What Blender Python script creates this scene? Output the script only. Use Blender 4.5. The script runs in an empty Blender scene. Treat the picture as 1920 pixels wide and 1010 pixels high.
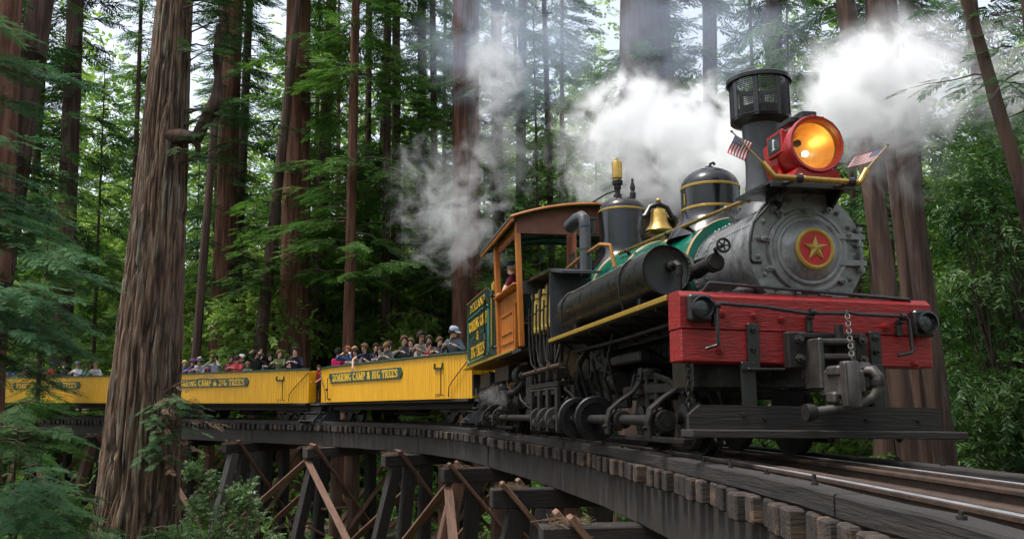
import bpy, math, random
import numpy as np
from mathutils import Vector, Matrix, Euler
random.seed(7); RNG = np.random.default_rng(7)
R = math.radians
sc = bpy.context.scene
COL = sc.collection

# ------------------------------------------------------------------ camera, sky, sun, exposure
cam = bpy.data.cameras.new('camera'); cam.sensor_width = 36; cam.lens = 36 * 1650 / 1920
cam.clip_start = .05; cam.clip_end = 3000
camo = bpy.data.objects.new('camera', cam); COL.objects.link(camo)
camo.location = (0, 0, 0); camo.rotation_euler = (R(90) + math.atan(210 / 1650), 0, 0)
sc.camera = camo
SUN_EL, SUN_AZ = 70, 262          # degrees; azimuth clockwise from +Y: high to the left of the camera
w = bpy.data.worlds.new('World'); sc.world = w; w.use_nodes = True
nt = w.node_tree; nt.nodes.clear()
sky = nt.nodes.new('ShaderNodeTexSky'); sky.sky_type = 'NISHITA'; sky.sun_disc = False
sky.sun_elevation = R(SUN_EL); sky.sun_rotation = R(SUN_AZ)
sky.air_density = 1.0; sky.dust_density = 3.0; sky.ozone_density = .6; sky.altitude = 100
bg = nt.nodes.new('ShaderNodeBackground'); bg.inputs[1].default_value = .15
wo = nt.nodes.new('ShaderNodeOutputWorld')
hs = nt.nodes.new('ShaderNodeHueSaturation'); hs.inputs['Saturation'].default_value = .45      # thin high cloud: a paler sky
nt.links.new(sky.outputs[0], hs.inputs['Color']); nt.links.new(hs.outputs[0], bg.inputs[0]); nt.links.new(bg.outputs[0], wo.inputs[0])
sl = bpy.data.lights.new('sun', 'SUN'); sl.energy = 1.5; sl.angle = R(12); sl.color = (1, .96, .9)
slo = bpy.data.objects.new('sun', sl); COL.objects.link(slo)
_d = Vector((math.sin(R(SUN_AZ)) * math.cos(R(SUN_EL)), math.cos(R(SUN_AZ)) * math.cos(R(SUN_EL)), math.sin(R(SUN_EL))))
slo.rotation_euler = (-_d).to_track_quat('-Z', 'Y').to_euler(); slo.location = _d * 60
sc.view_settings.view_transform = 'Standard'; sc.view_settings.look = 'None'
sc.view_settings.exposure = 1.14; sc.view_settings.gamma = 1; sc.view_settings.use_curve_mapping = False
cy = sc.cycles
cy.max_bounces = 6; cy.diffuse_bounces = 3; cy.glossy_bounces = 2; cy.transmission_bounces = 4
cy.transparent_max_bounces = 8; cy.volume_bounces = 4; cy.use_denoising = True
cy.volume_step_rate = 1.0; cy.volume_max_steps = 192
cy.use_adaptive_sampling = True; cy.adaptive_threshold = .02

# ------------------------------------------------------------------ helpers: objects
def tag(o, label=None, cat=None, group=None, kind=None):
    if label: o['label'] = label
    if cat: o['category'] = cat
    if group: o['group'] = group
    if kind: o['kind'] = kind
    return o
def link(o, parent=None):
    COL.objects.link(o)
    if parent is not None: o.parent = parent
    return o
def empty(name, mat=None, parent=None):
    o = bpy.data.objects.new(name, None); o.empty_display_size = .2
    link(o, parent)
    if mat is not None: o.matrix_local = mat if parent is not None else mat
    if mat is not None and parent is None: o.matrix_world = mat
    return o
def lst(m): return m if isinstance(m, (list, tuple)) else [m]
def mesh_np(name, V, F, mats, midx=None, smooth=False, angle=None):
    """V (n,3); F list of index tuples or (m,k) array"""
    me = bpy.data.meshes.new(name)
    V = np.asarray(V, dtype=np.float32)
    if isinstance(F, np.ndarray):
        m, k = F.shape
        me.vertices.add(len(V)); me.vertices.foreach_set('co', V.ravel())
        me.loops.add(m * k); me.loops.foreach_set('vertex_index', F.astype(np.int32).ravel())
        me.polygons.add(m); me.polygons.foreach_set('loop_start', np.arange(0, m * k, k, dtype=np.int32))
        me.update(calc_edges=True)
    else:
        me.from_pydata(V.tolist(), [], [tuple(f) for f in F])
    for x in lst(mats): me.materials.append(x)
    if midx is not None: me.polygons.foreach_set('material_index', np.asarray(midx, dtype=np.int32))
    if smooth:
        me.polygons.foreach_set('use_smooth', np.ones(len(me.polygons), dtype=bool))
        if angle is not None: me.set_sharp_from_angle(angle=R(angle))
    me.validate(); me.update()
    return me
def obj(name, me, parent=None, mat=None):
    o = bpy.data.objects.new(name, me); link(o, parent)
    if mat is not None:
        if parent is None: o.matrix_world = mat
        else: o.matrix_local = mat
    return o

class MB:
    """collects shapes that become ONE mesh"""
    def __init__(s): s.V = []; s.F = []; s.M = []
    def add(s, V, F, mi=0, T=None):
        b = len(s.V)
        for v in V:
            v = Vector(v)
            s.V.append(T @ v if T is not None else v)
        for f in F: s.F.append(tuple(i + b for i in f)); s.M.append(mi)
        return s
    def box(s, c, d, bev=0, T=None, mi=0, rot=None):
        hx, hy, hz = d[0] / 2, d[1] / 2, d[2] / 2
        m = Matrix.Translation(Vector(c))
        if rot is not None: m = m @ Euler(rot).to_matrix().to_4x4()
        if T is not None: m = T @ m
        if bev <= 0:
            V = [(x * hx, y * hy, z * hz) for x in (-1, 1) for y in (-1, 1) for z in (-1, 1)]
            F = [(0, 1, 3, 2), (4, 6, 7, 5), (0, 4, 5, 1), (2, 3, 7, 6), (0, 2, 6, 4), (1, 5, 7, 3)]
            return s.add(V, F, mi, m)
        b = min(bev, hx * .9, hy * .9, hz * .9)
        V = []; idx = {}
        for x in (-1, 1):
            for y in (-1, 1):
                for z in (-1, 1):
                    for a in range(3):
                        p = [x * hx, y * hy, z * hz]
                        for k in range(3):
                            if k != a: p[k] -= (x, y, z)[k] * b
                        idx[(x, y, z, a)] = len(V); V.append(p)
        F = []
        for a in range(3):
            o1, o2 = [(1, 2), (0, 2), (0, 1)][a]
            for sgn in (-1, 1):
                q = []
                for (i, j) in ((-1, -1), (1, -1), (1, 1), (-1, 1)):
                    k = [0, 0, 0]; k[a] = sgn; k[o1] = i; k[o2] = j
                    q.append(idx[(*k, a)])
                if (sgn == 1) == (a == 1): q.reverse()
                F.append(q)
        for a in range(3):      # edges along axis a
            o1, o2 = [(1, 2), (0, 2), (0, 1)][a]
            for i in (-1, 1):
                for j in (-1, 1):
                    def kk(e, ax):
                        k = [0, 0, 0]; k[a] = e; k[o1] = i; k[o2] = j
                        return idx[(*k, ax)]
                    q = [kk(-1, o1), kk(1, o1), kk(1, o2), kk(-1, o2)]
                    F.append(q)
        for x in (-1, 1):
            for y in (-1, 1):
                for z in (-1, 1):
                    F.append([idx[(x, y, z, 0)], idx[(x, y, z, 1)], idx[(x, y, z, 2)]])
        s.add(V, F, mi, m); s.fix = True
        return s
    def ring(s, c, ax, r, n, e1=None):
        ax = Vector(ax).normalized()
        if e1 is None:
            e1 = ax.orthogonal().normalized()
        e2 = ax.cross(e1)
        return [Vector(c) + e1 * (math.cos(2 * math.pi * i / n) * r) + e2 * (math.sin(2 * math.pi * i / n) * r) for i in range(n)]
    def lathe(s, prof, o=(0, 0, 0), ax=(0, 0, 1), n=24, mi=0, cap=True, T=None):
        """prof: list of (radius, height along ax)"""
        ax = Vector(ax).normalized(); o = Vector(o); V = []; F = []
        e1 = ax.orthogonal().normalized()
        for (r, h) in prof: V += s.ring(o + ax * h, ax, max(r, 1e-4), n, e1)
        for k in range(len(prof) - 1):
            for i in range(n):
                j = (i + 1) % n
                F.append((k * n + i, k * n + j, (k + 1) * n + j, (k + 1) * n + i))
        if cap:
            F.append(tuple(range(n))[::-1]); F.append(tuple(range((len(prof) - 1) * n, len(prof) * n)))
        return s.add(V, F, mi, T)
    def cyl(s, p0, p1, r0, r1=None, n=16, mi=0, T=None):
        p0 = Vector(p0); p1 = Vector(p1); L = (p1 - p0).length
        return s.lathe([(r0, 0), (r0 if r1 is None else r1, L)], p0, p1 - p0, n, mi, True, T)
    def tube(s, pts, r, n=8, mi=0, closed=False, T=None):
        pts = [Vector(p) for p in pts]; V = []; F = []; m = len(pts)
        up = None
        for k, p in enumerate(pts):
            if closed: t = pts[(k + 1) % m] - pts[k - 1]
            else: t = pts[min(k + 1, m - 1)] - pts[max(k - 1, 0)]
            t.normalize()
            e1 = t.orthogonal().normalized() if up is None else (up - t * up.dot(t)).normalized()
            up = e1; e2 = t.cross(e1)
            rr = r[k] if isinstance(r, (list, tuple)) else r
            V += [p + e1 * math.cos(2 * math.pi * i / n) * rr + e2 * math.sin(2 * math.pi * i / n) * rr for i in range(n)]
        for k in range(m if closed else m - 1):
            a = k * n; b = ((k + 1) % m) * n
            for i in range(n):
                j = (i + 1) % n
                F.append((a + i, a + j, b + j, b + i))
        if not closed:
            F.append(tuple(range(n))[::-1]); F.append(tuple(range((m - 1) * n, m * n)))
        return s.add(V, F, mi, T)
    def sphere(s, c, r, n=14, m=8, mi=0, T=None):
        rx, ry, rz = r if isinstance(r, (list, tuple)) else (r, r, r); c = Vector(c)
        V = []; F = []
        for k in range(m + 1):
            a = math.pi * k / m
            for i in range(n):
                b = 2 * math.pi * i / n
                V.append(c + Vector((rx * max(math.sin(a), 1e-3) * math.cos(b), ry * max(math.sin(a), 1e-3) * math.sin(b), rz * math.cos(a))))
        for k in range(m):
            for i in range(n):
                j = (i + 1) % n
                F.append((k * n + i, (k + 1) * n + i, (k + 1) * n + j, k * n + j))
        return s.add(V, F, mi, T)
    def prism(s, poly, T, th, mi=0):
        """poly in local xy, extruded along local z from 0 to th"""
        n = len(poly)
        V = [(x, y, 0) for x, y in poly] + [(x, y, th) for x, y in poly]
        F = [tuple(range(n))[::-1], tuple(range(n, 2 * n))] + [(i, (i + 1) % n, n + (i + 1) % n, n + i) for i in range(n)]
        return s.add(V, F, mi, T)
    def bolt(s, p, ax, r=.025, h=.025, mi=0):
        ax = Vector(ax).normalized(); p = Vector(p)
        s.lathe([(r, 0), (r, h), (r * .5, h), (r * .45, h * 1.9)], p, ax, 6, mi)
        return s
    def me(s, name, mats, smooth=True, angle=32):
        me = mesh_np(name, [tuple(v) for v in s.V], s.F, mats, s.M, smooth, angle)
        if getattr(s, 'fix', False):
            import bmesh
            bm = bmesh.new(); bm.from_mesh(me); bmesh.ops.recalc_face_normals(bm, faces=bm.faces); bm.to_mesh(me); bm.free()
        return me
    def build(s, name, mats, parent=None, T=None, smooth=True, angle=32):
        return obj(name, s.me(name, mats, smooth, angle), parent, T)
def frm(x, y, z, o=(0, 0, 0)):
    """matrix from three axes and an origin"""
    x, y, z, o = Vector(x), Vector(y), Vector(z), Vector(o)
    return Matrix(((x.x, y.x, z.x, o.x), (x.y, y.y, z.y, o.y), (x.z, y.z, z.z, o.z), (0, 0, 0, 1)))
def along(p0, p1, up=(0, 0, 1)):
    p0, p1 = Vector(p0), Vector(p1); x = (p1 - p0).normalized()
    y = Vector(up).cross(x)
    if y.length < 1e-3: y = Vector((0, 1, 0))
    y.normalize(); z = x.cross(y)
    return frm(x, y, z, (p0 + p1) / 2)
def arc(c, r, a0, a1, n, e1, e2):
    c, e1, e2 = Vector(c), Vector(e1), Vector(e2)
    return [c + e1 * r * math.cos(R(a0 + (a1 - a0) * i / n)) + e2 * r * math.sin(R(a0 + (a1 - a0) * i / n)) for i in range(n + 1)]

# ------------------------------------------------------------------ helpers: materials
def M(name, c1, c2=None, rough=.5, metal=0, scale=6, bump=0., bscale=30, stretch=(1, 1, 1), coat=0, lo=.35, hi=.65, rvar=.12, spec=.5, c3=None, c3scale=3, c3lo=.6, c3hi=.72, rnd=0.0, emis=None):
    m = bpy.data.materials.new(name); m.use_nodes = True
    n = m.node_tree.nodes; l = m.node_tree.links
    b = n['Principled BSDF']
    b.inputs['Metallic'].default_value = metal; b.inputs['Roughness'].default_value = rough
    b.inputs['Specular IOR Level'].default_value = spec
    if coat: b.inputs['Coat Weight'].default_value = coat; b.inputs['Coat Roughness'].default_value = .08
    tc = n.new('ShaderNodeTexCoord'); mp = n.new('ShaderNodeMapping'); mp.inputs['Scale'].default_value = stretch
    l.new(tc.outputs['Object'], mp.inputs[0])
    if rnd:
        oi = n.new('ShaderNodeObjectInfo'); vm = n.new('ShaderNodeVectorMath'); vm.operation = 'SCALE'
        vm.inputs[0].default_value = (37., 51., 23.); l.new(oi.outputs['Random'], vm.inputs['Scale']); l.new(vm.outputs[0], mp.inputs['Location'])
    c2 = c2 or tuple(x * .8 for x in c1)
    nz = n.new('ShaderNodeTexNoise'); nz.inputs['Scale'].default_value = scale; nz.inputs['Detail'].default_value = 7; nz.inputs['Roughness'].default_value = .62
    l.new(mp.outputs[0], nz.inputs['Vector'])
    cr = n.new('ShaderNodeValToRGB'); cr.color_ramp.elements[0].position = lo; cr.color_ramp.elements[1].position = hi
    cr.color_ramp.elements[0].color = (*c1, 1); cr.color_ramp.elements[1].color = (*c2, 1)
    l.new(nz.outputs['Fac'], cr.inputs[0]); out = cr.outputs[0]
    if c3 is not None:
        nz3 = n.new('ShaderNodeTexNoise'); nz3.inputs['Scale'].default_value = c3scale; nz3.inputs['Detail'].default_value = 8; nz3.inputs['Roughness'].default_value = .7
        l.new(mp.outputs[0], nz3.inputs['Vector'])
        mr = n.new('ShaderNodeMapRange'); mr.inputs[1].default_value = c3lo; mr.inputs[2].default_value = c3hi; l.new(nz3.outputs['Fac'], mr.inputs[0])
        mx = n.new('ShaderNodeMix'); mx.data_type = 'RGBA'; l.new(mr.outputs[0], mx.inputs[0]); l.new(out, mx.inputs[6]); mx.inputs[7].default_value = (*c3, 1)
        out = mx.outputs[2]
    if rnd:
        hs = n.new('ShaderNodeHueSaturation'); mr2 = n.new('ShaderNodeMapRange'); mr2.inputs[3].default_value = 1 - rnd; mr2.inputs[4].default_value = 1 + rnd
        l.new(oi.outputs['Random'], mr2.inputs[0]); l.new(mr2.outputs[0], hs.inputs['Value']); l.new(out, hs.inputs['Color']); out = hs.outputs[0]
    l.new(out, b.inputs['Base Color'])
    if rvar:
        mr = n.new('ShaderNodeMapRange'); mr.inputs[1].default_value = .3; mr.inputs[2].default_value = .7
        mr.inputs[3].default_value = max(.03, rough - rvar); mr.inputs[4].default_value = min(1, rough + rvar)
        l.new(nz.outputs['Fac'], mr.inputs[0]); l.new(mr.outputs[0], b.inputs['Roughness'])
    if bump:
        nb = n.new('ShaderNodeTexNoise'); nb.inputs['Scale'].default_value = bscale; nb.inputs['Detail'].default_value = 6; nb.inputs['Roughness'].default_value = .6
        l.new(mp.outputs[0], nb.inputs['Vector'])
        bp = n.new('ShaderNodeBump'); bp.inputs['Strength'].default_value = bump; bp.inputs['Distance'].default_value = .02
        l.new(nb.outputs['Fac'], bp.inputs['Height']); l.new(bp.outputs[0], b.inputs['Normal'])
    if emis:
        b.inputs['Emission Color'].default_value = (*emis[0], 1); b.inputs['Emission Strength'].default_value = emis[1]
    return m
def leafmat(name, cols, trans=.35, rough=.6, spec=.12):
    m = bpy.data.materials.new(name); m.use_nodes = True
    n = m.node_tree.nodes; l = m.node_tree.links; n.clear()
    out = n.new('ShaderNodeOutputMaterial'); mix = n.new('ShaderNodeMixShader'); mix.inputs[0].default_value = trans
    p = n.new('ShaderNodeBsdfPrincipled'); p.inputs['Roughness'].default_value = rough; p.inputs['Specular IOR Level'].default_value = spec
    t = n.new('ShaderNodeBsdfTranslucent')
    g = n.new('ShaderNodeNewGeometry'); tc = n.new('ShaderNodeTexCoord'); nz = n.new('ShaderNodeTexNoise'); nz.inputs['Scale'].default_value = .55; nz.inputs['Detail'].default_value = 2
    l.new(tc.outputs['Object'], nz.inputs['Vector'])
    ma = n.new('ShaderNodeMath'); ma.operation = 'MULTIPLY_ADD'; ma.inputs[1].default_value = .5
    l.new(g.outputs['Random Per Island'], ma.inputs[0])
    mb = n.new('ShaderNodeMath'); mb.operation = 'MULTIPLY_ADD'; mb.inputs[1].default_value = 1.5; mb.inputs[2].default_value = -.5
    l.new(nz.outputs['Fac'], mb.inputs[0]); l.new(mb.outputs[0], ma.inputs[2])
    cr = n.new('ShaderNodeValToRGB'); e = cr.color_ramp.elements
    while len(e) < len(cols): e.new(.5)
    for i, c in enumerate(cols): e[i].position = i / (len(cols) - 1); e[i].color = (*c, 1)
    l.new(ma.outputs[0], cr.inputs[0]); l.new(cr.outputs[0], p.inputs['Base Color'])
    hs = n.new('ShaderNodeHueSaturation'); hs.inputs['Saturation'].default_value = 1.1; hs.inputs['Value'].default_value = 1.25
    l.new(cr.outputs[0], hs.inputs['Color']); l.new(hs.outputs[0], t.inputs[0])
    l.new(p.outputs[0], mix.inputs[1]); l.new(t.outputs[0], mix.inputs[2]); l.new(mix.outputs[0], out.inputs[0])
    return m
BLACK = M('black_paint', (.008, .008, .009), (.020, .019, .019), rough=.32, scale=5, bump=.05, c3=(.04, .032, .026), c3scale=9)
GLOSS = M('gloss_black', (.006, .006, .007), (.012, .012, .013), rough=.16, rvar=.06, scale=3, coat=.12, bump=.2, bscale=6, spec=.4)
IRON = M('dirty_iron', (.010, .009, .009), (.032, .027, .024), rough=.58, metal=.1, scale=9, bump=.25, c3=(.06, .035, .022), c3scale=6, spec=.3)
WORN = M('worn_steel', (.035, .030, .028), (.085, .074, .066), rough=.5, metal=.35, scale=7, bump=.15, c3=(.14, .075, .04), c3scale=5)
GREY = M('graphite_smokebox', (.15, .154, .157), (.27, .273, .277), rough=.38, metal=.3, scale=4, bump=.12, bscale=14, c3=(.045, .040, .035), c3scale=5, c3lo=.5)
DARKGREY = M('dark_grey_steel', (.030, .032, .037), (.055, .057, .062), rough=.45, metal=.1, scale=5, bump=.08)
GREEN = M('boiler_green', (.004, .12, .075), (.006, .16, .10), rough=.2, scale=3, coat=.4, rvar=.06)
DGREEN = M('bunker_green', (.004, .022, .014), (.007, .032, .02), rough=.35, scale=4)
TEAL = M('teal_pinstripe', (.05, .35, .27), (.07, .4, .3), rough=.4)
RED = M('beam_red', (.32, .009, .008), (.19, .007, .007), rough=.45, scale=6, stretch=(.6, 3, 3), bump=.7, bscale=14, c3=(.07, .012, .010), c3scale=4, c3lo=.5, c3hi=.78)
HLRED = M('headlight_red', (.38, .008, .008), (.28, .006, .006), rough=.28, scale=5, coat=.3)
REDD = M('disc_red', (.55, .012, .016), (.34, .008, .01), rough=.4)
GOLD = M('brass', (.52, .34, .09), (.36, .22, .06), rough=.3, metal=.85, scale=8, bump=.06)
GOLDP = M('gold_paint', (.42, .27, .04), (.32, .2, .03), rough=.4, metal=.3, scale=8)
TAN = M('tan_band', (.42, .25, .10), (.34, .19, .07), rough=.4, scale=6)
CABW = M('cab_wood', (.50, .165, .022), (.37, .11, .016), rough=.38, scale=5, stretch=(1, 1, .2), coat=.2)
CABIN = M('cab_brown', (.20, .06, .03), (.15, .045, .022), rough=.5, scale=5)
CABGR = M('cab_inner_green', (.015, .10, .055), (.012, .08, .045), rough=.6)
ROOFM = M('roof_canvas', (.05, .045, .042), (.08, .07, .065), rough=.8, scale=8, bump=.2)
YELLOW = M('car_yellow', (.82, .42, .005), (.74, .36, .005), rough=.42, scale=3, stretch=(2, 2, .5), c3=(.42, .17, .01), c3scale=2.2, c3lo=.62, c3hi=.85)
LETTER = M('letter_yellow', (.80, .48, .02), (.72, .42, .02), rough=.45)
SIGNG = M('sign_green', (.006, .05, .028), (.01, .07, .04), rough=.35, scale=5)
BLUEW = M('steel_step', (.055, .06, .066), (.09, .095, .10), rough=.45, metal=.2, scale=6, c3=(.2, .19, .18), c3scale=9)
GLASS = M('lamp_glass', (.02, .025, .028), (.03, .035, .04), rough=.08, rvar=0, coat=.5)
WHITE = M('white_paint', (.7, .7, .68), (.6, .6, .58), rough=.5)
BLUEC = M('flag_blue', (.02, .03, .14), (.025, .035, .16), rough=.8)
REDC = M('flag_red', (.45, .015, .03), (.4, .012, .025), rough=.8)
YBOIL = M('lagging_yellow', (.42, .30, .04), (.3, .2, .03), rough=.45, metal=.3, scale=6, c3=(.1, .08, .03), c3scale=5)
TIE = M('tie_timber', (.012, .009, .008), (.048, .034, .026), rough=.85, scale=5, stretch=(.5, 4, 4), bump=.8, bscale=12, c3=(.14, .085, .05), c3scale=1.6, c3lo=.51, c3hi=.72, rnd=.6)
TIMBER = M('dark_timber', (.010, .008, .007), (.032, .025, .021), rough=.85, scale=4, stretch=(.35, 5, 5), bump=.8, bscale=10, c3=(.07, .046, .033), c3scale=1.4, c3lo=.58, c3hi=.8, rnd=.3)
PLANK = M('brown_plank', (.075, .038, .024), (.21, .112, .070), rough=.8, scale=4, stretch=(.4, 5, 5), bump=.7, bscale=10, c3=(.035, .024, .02), c3scale=2, rnd=.35)
PALEW = M('grey_timber', (.038, .034, .032), (.10, .086, .078), rough=.85, scale=4, stretch=(.4, 5, 5), bump=.8, bscale=10, c3=(.03, .026, .024), c3scale=2, rnd=.3)
STRINGER = M('stained_stringer', (.010, .008, .007), (.034, .026, .021), rough=.8, scale=5, stretch=(5, 5, .5), bump=.5, bscale=8, c3=(.075, .05, .034), c3scale=2.2, c3lo=.54, c3hi=.72, rnd=.25)
RAILTOP = M('rail_head', (.78, .80, .84), (.6, .62, .66), rough=.38, metal=.9, scale=5)
RAILW = M('rail_rust', (.035, .022, .016), (.075, .044, .028), rough=.75, metal=.2, scale=8, bump=.3)
DUFF = M('needle_litter', (.10, .06, .035), (.05, .032, .02), rough=.95, scale=9, bump=.8)
def barkmat(name, c1, c2, c3, s=1., lo=.58, hi=.75, bump=1., clo=.42, chi=.60):
    return M(name, c1, c2, rough=.9, lo=clo, hi=chi, scale=3.2 * s, stretch=(2.2, 2.2, .16), bump=bump, bscale=7 * s, c3=c3, c3scale=2.4 * s, c3lo=lo, c3hi=hi, rvar=.05, spec=.2)
BARK = barkmat('redwood_bark', (.085, .038, .025), (.19, .092, .062), (.15, .115, .09))
BARKD = barkmat('dark_bark', (.048, .030, .023), (.105, .066, .05), (.09, .09, .07))
BARKF = barkmat('old_redwood_bark', (.047, .029, .020), (.22, .142, .098), (.27, .27, .21), 1.6, .54, .68, .7)
BARKG = barkmat('grey_brown_bark', (.034, .022, .017), (.080, .053, .040), (.12, .115, .09), 1.2)
LDARK = leafmat('redwood_needles_dark', [(.016, .042, .018), (.035, .085, .026), (.075, .145, .036)])
LMID = leafmat('redwood_needles', [(.030, .075, .022), (.07, .15, .032), (.14, .24, .05)], .4)
LNEAR = leafmat('redwood_needles_near', [(.03, .085, .045), (.07, .155, .07), (.14, .26, .09)], .3)
LBRIGHT = leafmat('light_green_leaves', [(.10, .18, .04), (.19, .30, .07), (.36, .46, .13)], .5)  # light green of the leaves themselves, varied at random
LLAUR = leafmat('laurel_leaves', [(.016, .046, .014), (.040, .10, .022), (.11, .185, .04)], .25, .4, .3)
LSHRUB = leafmat('shrub_leaves', [(.035, .075, .028), (.085, .15, .05), (.21, .28, .12)], .3, .4, .3)
LDRY = leafmat('dry_twigs', [(.07, .045, .03), (.13, .09, .06), (.17, .12, .08)], .1, .8)
WOODB = M('branch_wood', (.05, .033, .024), (.09, .06, .045), rough=.9, scale=6, bump=.3)

# ------------------------------------------------------------------ helpers: timbers, lettering
def timber(name, p0, p1, w_, h_, mat, parent, up=(0, 0, 1), bev=.012, T=None):
    mb = MB(); L = (Vector(p1) - Vector(p0)).length
    mb.box((0, 0, 0), (L, w_, h_), bev)
    return mb.build(name, mat, parent, along(p0, p1, up), smooth=False)
def ell(cx, cy_, rx, ry, a0=0, a1=360, n=14): return [(cx + rx * math.cos(R(a0 + (a1 - a0) * i / n)), cy_ + ry * math.sin(R(a0 + (a1 - a0) * i / n))) for i in range(n + 1)]
GL = {
 'I': (.46, [[(.23, .04), (.23, .96)]], [(.23, 0), (.23, 1)]),
 'R': (.80, [[(.2, .04), (.2, .96)], [(.2, .93)] + ell(.42, .71, .2, .22, 90, -90, 8) + [(.2, .49)], [(.40, .49), (.64, .04)]], [(.2, 0), (.2, 1), (.64, 0)]),
 'P': (.74, [[(.2, .04), (.2, .96)], [(.2, .93)] + ell(.42, .70, .2, .23, 90, -90, 8) + [(.2, .47)]], [(.2, 0), (.2, 1)]),
 'B': (.76, [[(.2, .04), (.2, .96)], [(.2, .93)] + ell(.42, .72, .17, .21, 90, -90, 8) + [(.2, .51)], [(.2, .51)] + ell(.44, .29, .19, .22, 90, -90, 8) + [(.2, .07)]], [(.2, 0), (.2, 1)]),
 'O': (.80, [ell(.4, .5, .27, .43, 90, 450, 18)], []),
 'C': (.76, [ell(.42, .5, .27, .43, 50, 310, 14)], [(.6, .86)]),
 'G': (.80, [ell(.42, .5, .27, .43, 50, 345, 16), [(.66, .06), (.66, .42)]], [(.6, .44)]),
 'A': (.82, [[(.14, .04), (.41, .97)], [(.41, .97), (.68, .04)], [(.24, .3), (.58, .3)]], [(.14, 0), (.68, 0)]),
 'N': (.84, [[(.17, .04), (.17, .96)], [(.17, .96), (.66, .04)], [(.66, .04), (.66, .96)]], [(.17, 0), (.15, 1), (.66, 1)]),
 'M': (1.0, [[(.17, .04), (.17, .96)], [(.17, .96), (.5, .12)], [(.5, .12), (.83, .96)], [(.83, .96), (.83, .04)]], [(.17, 0), (.83, 0), (.14, 1), (.86, 1)]),
 'T': (.74, [[(.37, .04), (.37, .94)], [(.07, .93), (.67, .93)], [(.08, .93), (.08, .74)], [(.66, .93), (.66, .74)]], [(.37, 0)]),
 'E': (.72, [[(.2, .04), (.2, .96)], [(.2, .93), (.6, .93)], [(.2, .5), (.48, .5)], [(.2, .07), (.62, .07)], [(.6, .93), (.6, .76)], [(.62, .07), (.62, .25)]], [(.2, 0), (.2, 1)]),
 'S': (.70, [[(.57, .74)] + ell(.35, .72, .2, .21, 30, 250, 8) + ell(.36, .28, .21, .22, 80, -150, 9)], []),
 'D': (.80, [[(.2, .04), (.2, .96)], [(.2, .93)] + ell(.36, .5, .3, .43, 90, -90, 10) + [(.2, .07)]], [(.2, 0), (.2, 1)]),
 'X': (.80, [[(.16, .04), (.64, .96)], [(.64, .04), (.16, .96)]], [(.16, 0), (.64, 0), (.16, 1), (.64, 1)]),
 '&': (.92, [[(.78, .04), (.28, .68)] + ell(.42, .76, .16, .18, 200, -20, 8) + [(.5, .6), (.26, .42)] + ell(.38, .26, .2, .2, 150, 300, 8) + [(.66, .24), (.74, .46)]], []),
 '1': (.5, [[(.27, .04), (.27, .96)], [(.1, .78), (.27, .95)]], [(.27, 0)]),
 '0': (.64, [ell(.32, .5, .2, .43, 90, 450, 14)], []),
 '8': (.64, [ell(.32, .72, .16, .21, 90, 450, 10), ell(.32, .27, .2, .23, 90, 450, 10)], []),
 '2': (.64, [ell(.32, .7, .2, .24, 160, -40, 7) + [(.12, .07), (.56, .07)]], []),
 ' ': (.42, [], [])}
def lettering(text, T, width, height, mb=None, th=.16, d=.006, mi=0):
    """slab-serif strokes on the local xy plane of T, centred, standing d proud along z"""
    mb = mb or MB(); tot = sum(GL[c][0] for c in text); sx = width / tot; x = -width / 2; k = 0
    for ch in text:
        w_, st, se = GL[ch]
        def stroke(a, b, t):
            nonlocal k
            a = Vector((x + a[0] * sx, (a[1] - .5) * height)); b = Vector((x + b[0] * sx, (b[1] - .5) * height))
            v = b - a
            if v.length < 1e-5: return
            nn = Vector((-v.y, v.x)).normalized() * t / 2; e = v.normalized() * t * .18
            k += 1
            mb.prism([tuple(a - nn - e), tuple(b - nn + e), tuple(b + nn + e), tuple(a + nn - e)], T, d + (k % 9) * .00025, mi)
        for pl in st:
            for i in range(len(pl) - 1):
                vert = abs(pl[i][0] - pl[i + 1][0]) * sx < abs(pl[i][1] - pl[i + 1][1]) * height
                stroke(pl[i], pl[i + 1], (th if vert else th * .62) * min(sx, height * .9))
        for (px, py) in se:
            stroke((px - .17, py * .92 + .04), (px + .17, py * .92 + .04), .085 * height)
        x += w_ * sx
    return mb

# ------------------------------------------------------------------ the line: plan and level of the track
_K = np.array([-14, -10, -4, 0, 3, 7, 11, 15, 19, 24, 29, 35, 42, 60.]); _YA = np.radians([-3, -3, 0, 3.5, 7.5, 10.5, 13, 21, 34, 45, 51, 54, 60, 66])
_ZK = [-14, 0, 11.5, 14.5, 23, 31, 43, 60]; _ZV = [-.2, -.70, -1.10, -1.135, -1.30, -1.44, -1.58, -1.70]
_ss = np.arange(-14, 60.01, .1); _yy = np.interp(_ss, _K, _YA)
_yy = np.convolve(np.pad(_yy, 15, mode='edge'), np.ones(31) / 31, 'valid')
_X = 2.23458 + np.cumsum(-np.sin(_yy) * .1); _Y = -6.10873 + np.cumsum(np.cos(_yy) * .1); _Z = np.interp(_ss, _ZK, _ZV)
def trk(s):
    """rail-top point and heading (angle of the backward direction) at distance s behind the beam"""
    return Vector((np.interp(s, _ss, _X), np.interp(s, _ss, _Y), np.interp(s, _ss, _Z))), float(np.interp(s, _ss, _yy))
def off(s, o, z=0):
    p, a = trk(s); return p + Vector((math.cos(a) * o, math.sin(a) * o, z))

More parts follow.
